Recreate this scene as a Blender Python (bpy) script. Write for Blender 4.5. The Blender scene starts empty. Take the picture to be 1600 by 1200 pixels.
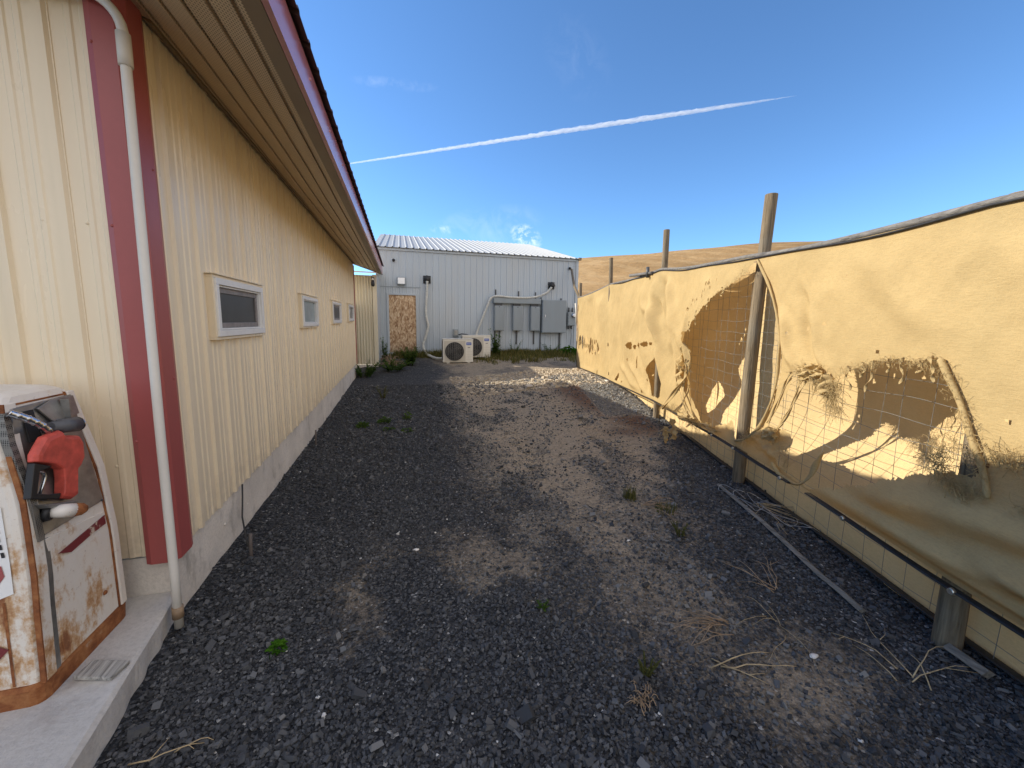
import bpy, math, random
import numpy as np
from mathutils import Vector, Matrix, Euler
R = math.radians
scene = bpy.context.scene
COL = scene.collection
random.seed(7); RNG = np.random.default_rng(7)

# ------------------------------------------------------------------ camera
cd = bpy.data.cameras.new("camera"); cam = bpy.data.objects.new("camera", cd); COL.objects.link(cam)
Rm = [(0.962, -0.021, 0.273), (-0.273, -0.126, 0.954), (0.014, -0.992, -0.127)]   # world axes in (right, down, forward)
rt = Vector([r[0] for r in Rm]); dn = Vector([r[1] for r in Rm]); fw = Vector([r[2] for r in Rm])
fw.normalize(); rt = (rt - fw*rt.dot(fw)).normalized(); up = rt.cross(fw)
cam.matrix_world = Matrix((rt, up, -fw)).transposed().to_4x4()
cd.sensor_fit = 'HORIZONTAL'; cd.sensor_width = 36.0; cd.lens = 600/1600*36.0
cd.shift_y = -20/1600
cd.clip_start = 0.05; cd.clip_end = 30000
scene.camera = cam

# ------------------------------------------------------------------ sky, sun, exposure
SUN = Vector((-4.78, 2.87, 3.22)).normalized()
sun_el = math.asin(SUN.z); sun_az = math.atan2(-SUN.x, SUN.y)      # angle from +Y towards -X
world = bpy.data.worlds.new("World"); scene.world = world; world.use_nodes = True
wn = world.node_tree; wl = wn.links; bg = wn.nodes['Background']
sky = wn.nodes.new('ShaderNodeTexSky'); sky.sky_type = 'NISHITA'; sky.sun_disc = False
sky.sun_elevation = sun_el; sky.sun_rotation = -sun_az; sky.altitude = 1600; sky.air_density = 1.0
sky.dust_density = 0.08; sky.ozone_density = 2.6
bg.inputs[1].default_value = 0.15
def wnode(t, **k):
    n = wn.nodes.new(t)
    for a, b in k.items(): setattr(n, a, b)
    return n
tc = wnode('ShaderNodeTexCoord')
def wisp(direction, width, height, tilt, strength, scale):
    """thin cirrus round one direction of the sky"""
    d = Vector(direction).normalized()
    a = Vector((d.y, -d.x, 0)).normalized(); b = d.cross(a)*-1
    a2 = a*math.cos(tilt) + b*math.sin(tilt); b2 = b*math.cos(tilt) - a*math.sin(tilt)
    def dot(v):
        n = wnode('ShaderNodeVectorMath', operation='DOT_PRODUCT'); n.inputs[1].default_value = v
        wl.new(tc.outputs['Generated'], n.inputs[0]); return n.outputs['Value']
    def m(op, x, y=None, clamp=False):
        n = wnode('ShaderNodeMath', operation=op); n.use_clamp = clamp
        for i, q in enumerate((x, y)):
            if q is None: continue
            if isinstance(q, (int, float)): n.inputs[i].default_value = q
            else: wl.new(q, n.inputs[i])
        return n.outputs[0]
    u = m('DIVIDE', dot(a2), width); v = m('DIVIDE', dot(b2), height)
    r2 = m('ADD', m('MULTIPLY', u, u), m('MULTIPLY', v, v))
    front = m('GREATER_THAN', dot(d), 0.3)
    g = m('MULTIPLY', m('SUBTRACT', 1.0, r2, True), front)
    nz = wnode('ShaderNodeTexNoise'); nz.inputs['Scale'].default_value = scale
    nz.inputs['Detail'].default_value = 6; nz.inputs['Roughness'].default_value = 0.62; nz.inputs['Distortion'].default_value = 0.6
    wl.new(tc.outputs['Generated'], nz.inputs['Vector'])
    k = m('MULTIPLY', m('SUBTRACT', nz.outputs['Fac'], 0.45, True), 4.0, True)
    return m('MULTIPLY', m('MULTIPLY', g, k), strength)
def wadd(x, y):
    n = wnode('ShaderNodeMath', operation='ADD', use_clamp=True); wl.new(x, n.inputs[0]); wl.new(y, n.inputs[1]); return n.outputs[0]
acc = wisp((0.298, 0.931, 0.205), 0.045, 0.032, -0.5, 0.75, 44)
for a in (((0.19, 0.95, 0.225), 0.16, 0.05, 0.2, 0.10, 16), ((0.36, 0.80, 0.54), 0.09, 0.06, -0.9, 0.025, 26),
          ((0.0, 0.87, 0.47), 0.10, 0.012, 0.06, 0.09, 20), ((0.10, 0.955, 0.215), 0.035, 0.012, 0.0, 0.3, 45)):
    acc = wadd(acc, wisp(*a))
mx = wnode('ShaderNodeMix', data_type='RGBA'); wl.new(acc, mx.inputs['Factor'])
tint = wnode('ShaderNodeMix', data_type='RGBA', blend_type='MULTIPLY'); tint.inputs['Factor'].default_value = 1.0      # the deep late-summer blue of this air
tint.inputs['B'].default_value = (0.54, 0.73, 0.86, 1); wl.new(sky.outputs[0], tint.inputs['A'])
wl.new(tint.outputs['Result'], mx.inputs['A']); mx.inputs['B'].default_value = (6.2, 6.3, 6.6, 1)
def fill_cloud():
    """broken bright cloud added to the unseen rear sky as neutral fill for the shade"""
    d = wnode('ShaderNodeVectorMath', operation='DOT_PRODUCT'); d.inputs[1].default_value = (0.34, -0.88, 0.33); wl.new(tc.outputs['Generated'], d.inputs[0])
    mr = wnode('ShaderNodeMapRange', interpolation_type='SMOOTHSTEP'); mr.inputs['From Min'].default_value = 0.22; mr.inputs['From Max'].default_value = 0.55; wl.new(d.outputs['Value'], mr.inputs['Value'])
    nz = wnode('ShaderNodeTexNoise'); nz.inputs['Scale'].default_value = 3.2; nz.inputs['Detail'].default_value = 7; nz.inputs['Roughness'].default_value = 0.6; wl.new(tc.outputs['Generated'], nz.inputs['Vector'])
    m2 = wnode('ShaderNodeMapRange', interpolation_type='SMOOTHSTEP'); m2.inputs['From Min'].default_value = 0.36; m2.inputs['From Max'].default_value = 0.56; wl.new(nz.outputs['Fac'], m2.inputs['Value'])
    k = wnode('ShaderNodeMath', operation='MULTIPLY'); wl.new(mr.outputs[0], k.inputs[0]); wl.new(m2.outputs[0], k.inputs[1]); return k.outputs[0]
mb2 = wnode('ShaderNodeMix', data_type='RGBA'); wl.new(fill_cloud(), mb2.inputs['Factor']); wl.new(mx.outputs['Result'], mb2.inputs['A']); mb2.inputs['B'].default_value = (5.7, 5.3, 5.05, 1)  # mixes in the added cloud that lifts the shaded surfaces
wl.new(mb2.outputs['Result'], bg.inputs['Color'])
sl = bpy.data.lights.new("sun", 'SUN'); sl.energy = 4.0; sl.angle = R(0.53); sl.color = (1.0, 0.90, 0.74)
so = bpy.data.objects.new("sun", sl); COL.objects.link(so); so.rotation_euler = (-SUN).to_track_quat('-Z', 'Y').to_euler()
scene.view_settings.view_transform = 'Standard'; scene.view_settings.look = 'None'
scene.view_settings.exposure = 0.95; scene.view_settings.gamma = 1.0
scene.cycles.max_bounces = 10; scene.cycles.diffuse_bounces = 6; scene.cycles.use_denoising = True
scene.cycles.volume_bounces = 2

# ------------------------------------------------------------------ numpy noise
def _h(ix, iy, seed):
    n = (ix.astype(np.int64)*374761393 + iy.astype(np.int64)*668265263 + seed*1442695041) & 0x7fffffff
    n = ((n ^ (n >> 13))*1274126177) & 0x7fffffff
    return ((n ^ (n >> 16)) & 0xffff)/65535.0
def vnoise(x, y, seed=0):
    x = np.asarray(x, float); y = np.asarray(y, float)
    x0 = np.floor(x); y0 = np.floor(y); fx = x-x0; fy = y-y0
    fx = fx*fx*(3-2*fx); fy = fy*fy*(3-2*fy)
    x0 = x0.astype(np.int64); y0 = y0.astype(np.int64)
    a = _h(x0, y0, seed); b = _h(x0+1, y0, seed); c = _h(x0, y0+1, seed); d = _h(x0+1, y0+1, seed)
    return (a*(1-fx)+b*fx)*(1-fy) + (c*(1-fx)+d*fx)*fy
def fbm(x, y, seed=0, oct=4, gain=0.5):
    s = 0; a = 1; t = 0
    for i in range(oct):
        s = s + a*vnoise(np.asarray(x)*2**i, np.asarray(y)*2**i, seed+i*17); t += a; a *= gain
    return s/t
def sstep(a, b, x):
    t = np.clip((np.asarray(x, float)-a)/(b-a), 0, 1); return t*t*(3-2*t)

# ------------------------------------------------------------------ materials
class Nodes:
    def __init__(s, name):
        s.m = bpy.data.materials.new(name); s.m.use_nodes = True; s.t = s.m.node_tree
        s.b = s.t.nodes['Principled BSDF']; s._tc = None
    def new(s, ty, **k):
        n = s.t.nodes.new(ty)
        for a, b in k.items(): setattr(n, a, b)
        return n
    def put(s, sock, v):
        if v is None: return
        if isinstance(v, bpy.types.NodeSocket): s.t.links.new(v, sock)
        elif isinstance(v, tuple) and len(v) == 3 and sock.type == 'RGBA': sock.default_value = (*v, 1)
        else: sock.default_value = v
    def co(s):
        if s._tc is None: s._tc = s.new('ShaderNodeTexCoord').outputs['Object']
        return s._tc
    def mapped(s, scale=(1, 1, 1), rot=(0, 0, 0), loc=(0, 0, 0)):
        n = s.new('ShaderNodeMapping'); n.inputs['Scale'].default_value = scale; n.inputs['Rotation'].default_value = rot
        n.inputs['Location'].default_value = loc
        s.put(n.inputs['Vector'], s.co()); return n.outputs[0]
    def noise(s, scale, detail=4, rough=0.55, vec=None, dist=0.0, out='Fac'):
        n = s.new('ShaderNodeTexNoise'); n.inputs['Scale'].default_value = scale; n.inputs['Detail'].default_value = detail
        n.inputs['Roughness'].default_value = rough; n.inputs['Distortion'].default_value = dist
        s.put(n.inputs['Vector'], vec if vec is not None else s.co()); return n.outputs[out]
    def voro(s, scale, vec=None, feature='F1', out='Distance', rnd=1.0):
        n = s.new('ShaderNodeTexVoronoi', feature=feature); n.inputs['Scale'].default_value = scale
        n.inputs['Randomness'].default_value = rnd
        s.put(n.inputs['Vector'], vec if vec is not None else s.co()); return n.outputs[out]
    def ramp(s, f, stops, interp='LINEAR'):
        n = s.new('ShaderNodeValToRGB'); cr = n.color_ramp; cr.interpolation = interp
        while len(cr.elements) < len(stops): cr.elements.new(0.5)
        for e, (p, c) in zip(cr.elements, stops):
            e.position = p; e.color = (c, c, c, 1) if not isinstance(c, tuple) else (*c[:3], 1)
        s.put(n.inputs[0], f); return n.outputs[0]
    def mix(s, f, a, b, blend='MIX'):
        n = s.new('ShaderNodeMix', data_type='RGBA', blend_type=blend)
        s.put(n.inputs['Factor'], f); s.put(n.inputs['A'], a); s.put(n.inputs['B'], b); return n.outputs['Result']
    def math(s, op, a, b=None, clamp=False):
        n = s.new('ShaderNodeMath', operation=op, use_clamp=clamp); s.put(n.inputs[0], a); s.put(n.inputs[1], b); return n.outputs[0]
    def sep(s):
        n = s.new('ShaderNodeSeparateXYZ'); s.put(n.inputs[0], s.co()); return n.outputs
    def attr(s, name):
        n = s.new('ShaderNodeAttribute', attribute_name=name); return n.outputs
    def bump(s, h, strength=0.3, dist=0.01, prev=None):
        n = s.new('ShaderNodeBump'); n.inputs['Strength'].default_value = strength; n.inputs['Distance'].default_value = dist
        s.put(n.inputs['Height'], h)
        if prev is not None: s.put(n.inputs['Normal'], prev)
        return n.outputs[0]
    def done(s, color=None, rough=None, metal=None, spec=None, normal=None, trans=None):
        b = s.b.inputs
        s.put(b['Base Color'], color); s.put(b['Roughness'], rough); s.put(b['Metallic'], metal)
        s.put(b['Specular IOR Level'], spec); s.put(b['Normal'], normal)
        return s.m

def painted(name, col, rough=0.42, dirt=(0.25, 0.2, 0.14), amount=0.25, scale=3.0, bump=0.04, spec=0.5, stretch=(1, 1, 0.25)):
    n = Nodes(name)
    v = n.mapped(stretch)
    a = n.noise(scale, 6, 0.6, v); b = n.noise(40, 3, 0.6)
    f = n.math('MULTIPLY', n.ramp(a, [(0.42, 0.0), (0.75, 1.0)]), amount)
    c = n.mix(f, col, dirt)
    c = n.mix(n.math('MULTIPLY', n.ramp(b, [(0.3, 0.0), (0.8, 1.0)]), 0.12), c, tuple(x*0.6 for x in col))
    r = n.math('ADD', n.math('MULTIPLY', a, 0.25), rough-0.12)
    return n.done(c, r, 0.0, spec, n.bump(a, bump, 0.02))
def plain(name, col, rough=0.6, metal=0.0, spec=0.5, var=0.25, scale=18, bump=0.15, dist=0.004):
    n = Nodes(name); a = n.noise(scale, 5, 0.6)
    c = n.mix(n.ramp(a, [(0.3, 0.0), (0.72, 1.0)]), tuple(x*(1-var) for x in col), tuple(min(1, x*(1+var)) for x in col))
    return n.done(c, rough, metal, spec, n.bump(a, bump, dist))

M = {}
def m_tan():
    n = Nodes('tan_siding_paint'); col = (0.86, 0.745, 0.545)
    a = n.noise(1.6, 6, 0.6, n.mapped((1, 1, 0.25))); b = n.noise(9, 6, 0.7); st = n.noise(5, 5, 0.6, n.mapped((1, 1, 0.06)))
    c = n.mix(n.math('MULTIPLY', n.ramp(a, [(0.42, 0.0), (0.75, 1.0)]), 0.2), col, (0.50, 0.39, 0.24))
    c = n.mix(n.math('MULTIPLY', n.ramp(st, [(0.55, 0.0), (0.72, 1.0)]), 0.16), c, (0.36, 0.29, 0.20))
    z = n.sep()['Z']; low = n.math('SUBTRACT', 1.0, n.math('DIVIDE', n.math('SUBTRACT', z, 0.33), 0.42), True)
    c = n.mix(n.math('MULTIPLY', n.math('MULTIPLY', low, n.ramp(b, [(0.35, 0.0), (0.65, 1.0)])), 0.5), c, (0.40, 0.335, 0.255))
    return n.done(c, n.math('ADD', n.math('MULTIPLY', a, 0.25), 0.16), 0, 0.5, n.bump(a, 0.04, 0.02))
M['tan'] = m_tan()
M['maroon'] = painted('maroon_trim_paint', (0.38, 0.09, 0.085), 0.36, (0.16, 0.05, 0.04), 0.3, 2.0)
M['fascia'] = painted('maroon_fascia_sky_sheen', (0.44, 0.17, 0.19), 0.2, (0.3, 0.12, 0.13), 0.25, 2.0, spec=0.9)  # base lightened towards pink to stand for the sky's reflection
M['brown_trim'] = painted('brown_trim_paint', (0.20, 0.145, 0.085), 0.5)
M['white_pvc'] = painted('white_pipe', (0.72, 0.70, 0.64), 0.4, (0.4, 0.36, 0.28), 0.35, 4)
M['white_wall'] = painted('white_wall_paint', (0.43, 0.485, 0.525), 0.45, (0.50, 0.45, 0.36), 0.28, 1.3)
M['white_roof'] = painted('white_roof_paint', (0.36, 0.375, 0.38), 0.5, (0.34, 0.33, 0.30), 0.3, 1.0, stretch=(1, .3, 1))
M['vinyl'] = painted('white_vinyl', (0.80, 0.80, 0.78), 0.35, (0.5, 0.46, 0.38), 0.2, 6)
M['sash'] = plain('grey_sash', (0.22, 0.20, 0.19), 0.5)
M['grey_steel'] = painted('grey_enclosure_paint', (0.25, 0.29, 0.31), 0.42, (0.2, 0.19, 0.17), 0.25, 4)
M['dark_steel'] = plain('dark_steel', (0.05, 0.052, 0.055), 0.5)
M['black'] = plain('black_plastic', (0.015, 0.015, 0.016), 0.5)
M['ac'] = painted('cream_cabinet_paint', (0.72, 0.70, 0.62), 0.45, (0.42, 0.36, 0.27), 0.25, 5)
M['ac_panel'] = painted('beige_grille_panel', (0.56, 0.53, 0.45), 0.5)
M['fan'] = plain('fan_dark', (0.045, 0.045, 0.045), 0.5)
M['wire'] = plain('guard_wire', (0.16, 0.155, 0.14), 0.5)
M['blue'] = plain('blue_badge', (0.03, 0.10, 0.42), 0.4, var=0.05)
M['badge_white'] = plain('badge_white', (0.75, 0.75, 0.75), 0.4, var=0.03)
M['foam'] = plain('off_white_insulation', (0.52, 0.52, 0.47), 0.7)
M['shed_yellow'] = painted('pale_yellow_metal', (0.66, 0.62, 0.49), 0.25, (0.45, 0.34, 0.18), 0.4, 2.2)
M['shed_roof'] = painted('shed_roof_paint', (0.62, 0.52, 0.48), 0.5, (0.35, 0.12, 0.08), 0.5, 3)
M['red_plastic'] = plain('red_nozzle_cover', (0.56, 0.085, 0.06), 0.48, var=0.3, scale=22, bump=0.05)
M['chrome'] = plain('worn_chrome', (0.55, 0.57, 0.60), 0.25, 1.0, var=0.2, scale=30, bump=0.05)
M['galv'] = plain('galvanised_metal', (0.33, 0.33, 0.32), 0.42, 0.85, var=0.25, scale=16, bump=0.08)
M['swivel'] = plain('grey_rubber', (0.09, 0.095, 0.105), 0.5)
M['rebar'] = plain('rusty_steel', (0.12, 0.10, 0.09), 0.7)
M['paper'] = plain('white_sticker', (0.78, 0.78, 0.76), 0.5, var=0.05)
M['band'] = plain('tan_strap', (0.30, 0.21, 0.13), 0.6)
M['lamp_glass'] = plain('lamp_lens', (0.82, 0.82, 0.78), 0.2, var=0.03)
M['hem'] = plain('black_hem_webbing', (0.014, 0.014, 0.015), 0.6, var=0.5, scale=30)
M['grommet'] = plain('brass_grommet', (0.55, 0.52, 0.44), 0.35, 0.8)
M['straw'] = plain('dry_straw', (0.42, 0.32, 0.18), 0.85, var=0.4, scale=12)
M['twig'] = plain('dry_twig', (0.33, 0.23, 0.14), 0.85, var=0.4, scale=12)
M['pebble_white'] = plain('white_pebble', (0.72, 0.70, 0.66), 0.7, var=0.12, scale=40)
M['rope_black'] = plain('black_cable', (0.02, 0.02, 0.02), 0.5)
M['interior'] = plain('dark_interior', (0.02, 0.02, 0.022), 0.8)

def m_concrete(name, col, stain=(0.10, 0.09, 0.075), st=0.5):
    n = Nodes(name)
    a = n.noise(2.3, 8, 0.65); b = n.noise(60, 4, 0.7); c = n.voro(90)
    col2 = n.mix(n.ramp(a, [(0.3, 0.0), (0.7, 1.0)]), tuple(x*0.72 for x in col), col)
    s = n.noise(5, 6, 0.7, n.mapped((1, 1, 0.5), loc=(3, 1, 7)))
    col2 = n.mix(n.math('MULTIPLY', n.ramp(s, [(0.55, 0.0), (0.70, 1.0)]), st), col2, stain)
    col2 = n.mix(n.math('MULTIPLY', n.ramp(b, [(0.35, 1.0), (0.55, 0.0)]), 0.35), col2, tuple(x*0.55 for x in col))
    bp = n.bump(b, 0.5, 0.006); bp = n.bump(a, 0.4, 0.03, bp)
    return n.done(col2, 0.85, 0.0, 0.3, bp)
M['foundation'] = m_concrete('foundation_concrete', (0.80, 0.745, 0.66))
M['slab'] = m_concrete('slab_concrete', (0.62, 0.60, 0.56), (0.28, 0.23, 0.20), 0.45)

def m_soffit():
    n = Nodes('tan_soffit_vinyl'); s = n.sep()
    base = (0.66, 0.51, 0.32)
    def fr(o, k):
        return n.math('SUBTRACT', n.math('FRACT', n.math('MULTIPLY', o, k)), 0.5)
    band = n.attr('band')['Fac']
    dx = fr(s['X'], 80.0); dy = fr(s['Y'], 55.0)
    d = n.math('SQRT', n.math('ADD', n.math('MULTIPLY', dx, dx), n.math('MULTIPLY', dy, dy)))
    dot = n.math('MULTIPLY', n.math('LESS_THAN', d, 0.27), band)
    a = n.noise(3, 5, 0.6, n.mapped((1, .3, 1)))
    c = n.mix(n.ramp(a, [(0.3, 0.0), (0.8, 1.0)]), base, tuple(x*0.8 for x in base))
    c = n.mix(n.math('MULTIPLY', dot, 0.8), c, (0.05, 0.035, 0.02))
    return n.done(c, 0.42, 0.0, 0.5, n.bump(a, 0.15, 0.03))
M['soffit'] = m_soffit()
def m_roof():
    n = Nodes('maroon_roof_sheet'); a = n.noise(4, 6, 0.6)
    return n.done(n.mix(a, (0.075, 0.045, 0.038), (0.05, 0.036, 0.032)), 0.45, 0, 0.5)
M['roof'] = m_roof()
def m_glass(name, col, rough, inner=None):
    n = Nodes(name); a = n.noise(6, 3, 0.5)
    c = n.mix(n.ramp(a, [(0.35, 0.0), (0.7, 1.0)]), col, inner or tuple(x*1.6 for x in col))
    return n.done(c, rough, 0.0, 0.8, n.bump(a, 0.03, 0.01))
M['screen'] = m_glass('insect_screen', (0.020, 0.024, 0.027), 0.38)
M['pane_light'] = m_glass('curtained_glass', (0.20, 0.27, 0.29), 0.12, (0.28, 0.35, 0.36))
M['pane_dark'] = m_glass('dark_glass', (0.016, 0.02, 0.022), 0.1)
def m_osb():
    n = Nodes('osb_board')
    v = n.mapped((1, 1, 0.45), rot=(0, 0.5, 0)); w = n.mapped((1, 1, 0.4), rot=(0, -0.9, 0), loc=(3, 1, 2))
    c1 = n.voro(26, v, out='Color'); c2 = n.voro(38, w, out='Color'); e = n.voro(26, v)
    f = n.new('ShaderNodeSeparateColor'); n.put(f.inputs[0], c1); g = n.new('ShaderNodeSeparateColor'); n.put(g.inputs[0], c2)
    k = n.math('ADD', n.math('MULTIPLY', f.outputs[0], 0.6), n.math('MULTIPLY', g.outputs[1], 0.4))
    c = n.ramp(k, [(0.15, (0.24, 0.13, 0.065)), (0.4, (0.44, 0.28, 0.155)), (0.62, (0.58, 0.41, 0.25)), (0.9, (0.70, 0.55, 0.37))])
    z = n.sep()['Z']
    low = n.math('MULTIPLY', n.math('SUBTRACT', 1.0, n.math('DIVIDE', z, 0.55), True), n.ramp(n.noise(3, 5), [(0.3, 0.2), (0.7, 1.0)]))
    c = n.mix(n.math('MULTIPLY', low, 0.7, True), c, (0.17, 0.13, 0.10))     # browner, darker and patchy towards the foot of the sheet
    return n.done(c, 0.75, 0, 0.3, n.bump(e, 0.3, 0.004))
M['osb'] = m_osb()
def m_rust():
    n = Nodes('rusty_white_enamel'); z = n.sep()['Z']
    a = n.noise(7, 9, 0.68, n.mapped((1, 1, 0.45))); b = n.noise(26, 7, 0.7); c = n.noise(2.2, 4, 0.55, n.mapped((1, 1, .6), loc=(1, 4, 2)))
    low = n.math('MULTIPLY', n.math('SUBTRACT', 1.0, n.math('DIVIDE', z, 0.9), True), 0.10)
    k = n.math('ADD', n.math('ADD', n.math('MULTIPLY', a, 0.55), n.math('MULTIPLY', c, 0.33)), n.math('ADD', n.math('MULTIPLY', b, 0.16), low))
    col = n.ramp(k, [(0.40, (0.76, 0.74, 0.70)), (0.58, (0.72, 0.67, 0.59)), (0.63, (0.50, 0.31, 0.16)), (0.675, (0.27, 0.11, 0.045)), (0.77, (0.10, 0.04, 0.025))])
    pit = n.ramp(n.noise(70, 4, 0.7), [(0.62, 0.0), (0.72, 1.0)])
    col = n.mix(n.math('MULTIPLY', pit, 0.5), col, (0.13, 0.05, 0.025))
    return n.done(col, n.ramp(k, [(0.5, 0.38), (0.62, 0.85)]), 0, 0.45, n.bump(k, 0.5, 0.01))
M['pump'] = m_rust()
def m_rust2():
    n = Nodes('rusted_base'); a = n.noise(9, 8, 0.7); b = n.noise(50, 5, 0.7)
    c = n.ramp(a, [(0.3, (0.07, 0.025, 0.012)), (0.5, (0.24, 0.085, 0.03)), (0.64, (0.36, 0.16, 0.06)), (0.78, (0.55, 0.48, 0.4))])
    return n.done(c, 0.85, 0, 0.3, n.bump(b, 0.5, 0.006))
M['rust'] = m_rust2()
def m_maroonpaint():
    n = Nodes('flaked_maroon_stripe'); a = n.noise(18, 8, 0.7)
    c = n.mix(n.ramp(a, [(0.56, 0.0), (0.62, 1.0)]), (0.17, 0.025, 0.03), (0.55, 0.46, 0.36))
    return n.done(c, 0.5, 0, 0.4, n.bump(a, 0.2, 0.003))
M['stripe'] = m_maroonpaint()
def m_perf():
    n = Nodes('perforated_steel'); c = n.voro(160, rnd=0.0)
    return n.done(n.ramp(c, [(0.3, (0.02, 0.02, 0.02)), (0.5, (0.22, 0.21, 0.19))]), 0.5, 0.4, 0.5)
M['perf'] = m_perf()
def m_cloth(name, col, trans, sun=1.0):
    n = Nodes(name)
    w1 = n.noise(150, 4, 0.7, n.mapped((0.16, 0.16, 1.0))); w2 = n.noise(95, 4, 0.7)
    a = n.noise(2.0, 6, 0.6); g = n.noise(25, 4, 0.65)
    c = n.mix(n.ramp(a, [(0.3, 0.0), (0.75, 1.0)]), tuple(x*0.86 for x in col), tuple(x*1.08 for x in col))
    c = n.mix(n.math('MULTIPLY', n.ramp(n.math('ADD', n.math('MULTIPLY', w1, .6), n.math('MULTIPLY', w2, .4)), [(0.38, 1.0), (0.56, 0.0)]), 0.36), c, tuple(x*0.66 for x in col))
    st = n.noise(1.4, 7, 0.7, n.mapped((1, 1, 1), loc=(4, 8, 3)))
    c = n.mix(n.math('MULTIPLY', n.ramp(st, [(0.62, 0.0), (0.78, 1.0)]), 0.22), c, tuple(x*0.6 for x in col))
    bp = n.bump(n.math('ADD', w1, w2), 0.45, 0.005); bp = n.bump(g, 0.12, 0.012, bp)
    d = n.new('ShaderNodeBsdfDiffuse'); t = n.new('ShaderNodeBsdfTranslucent'); mx_ = n.new('ShaderNodeMixShader')
    n.put(d.inputs['Color'], c); n.put(t.inputs['Color'], n.mix(1.0, c, (1.0, 0.86, 0.66), 'MULTIPLY'))
    n.put(d.inputs['Normal'], bp); n.put(t.inputs['Normal'], bp); mx_.inputs[0].default_value = trans
    n.t.links.new(d.outputs[0], mx_.inputs[1]); n.t.links.new(t.outputs[0], mx_.inputs[2])
    n.t.links.new(mx_.outputs[0], n.t.nodes['Material Output'].inputs['Surface'])
    return n.m
M['cloth'] = m_cloth('tan_shade_cloth', (0.585, 0.445, 0.225), 0.33)
M['back_cloth'] = m_cloth('tan_shade_cloth_back', (0.64, 0.485, 0.26), 0.15)
def m_wood(name, col, axis='Z'):
    n = Nodes(name); sc = {'Z': (14, 14, 0.8), 'Y': (14, 0.8, 14), 'X': (.8, 14, 14)}[axis]
    a = n.noise(4, 8, 0.65, n.mapped(sc), 0.5); b = n.noise(3, 4, 0.6)
    c = n.ramp(a, [(0.30, tuple(x*0.25 for x in col)), (0.44, tuple(x*0.75 for x in col)), (0.70, tuple(x*1.35 for x in col))])
    c = n.mix(n.math('MULTIPLY', n.ramp(b, [(0.45, 0.0), (0.75, 1.0)]), 0.5), c, (0.20, 0.19, 0.16))
    return n.done(c, 0.85, 0, 0.2, n.bump(a, 0.7, 0.012))
M['post'] = m_wood('weathered_post_wood', (0.20, 0.155, 0.10))
M['plank'] = m_wood('grey_plank_wood', (0.21, 0.19, 0.16), 'Y')
M['pale_plank'] = m_wood('pale_plank_wood', (0.42, 0.41, 0.38), 'Y')
M['rail'] = m_wood('weathered_rail', (0.17, 0.16, 0.15), 'Y')
def m_leaf(name, col, var=0.45):
    n = Nodes(name); v = n.attr('shade')['Fac']; a = n.noise(9, 3)
    k = n.math('ADD', n.math('MULTIPLY', v, 0.75), n.math('MULTIPLY', a, 0.25))
    c = n.ramp(k, [(0.1, tuple(x*(1-var) for x in col)), (0.5, col), (0.8, (col[0]*1.5, col[1]*1.25, col[2])), (0.95, (0.30, 0.24, 0.09))])
    d = n.new('ShaderNodeBsdfDiffuse'); t = n.new('ShaderNodeBsdfTranslucent'); x = n.new('ShaderNodeMixShader'); x.inputs[0].default_value = 0.35
    n.put(d.inputs['Color'], c); n.put(t.inputs['Color'], c)
    n.t.links.new(d.outputs[0], x.inputs[1]); n.t.links.new(t.outputs[0], x.inputs[2])
    n.t.links.new(x.outputs[0], n.t.nodes['Material Output'].inputs['Surface'])
    return n.m
M['leaf'] = m_leaf('weed_leaf', (0.085, 0.15, 0.035))
M['leaf_bright'] = m_leaf('bright_weed_leaf', (0.06, 0.16, 0.018), 0.3)
M['grass'] = m_leaf('grass_blade', (0.12, 0.125, 0.045), 0.4)
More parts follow.
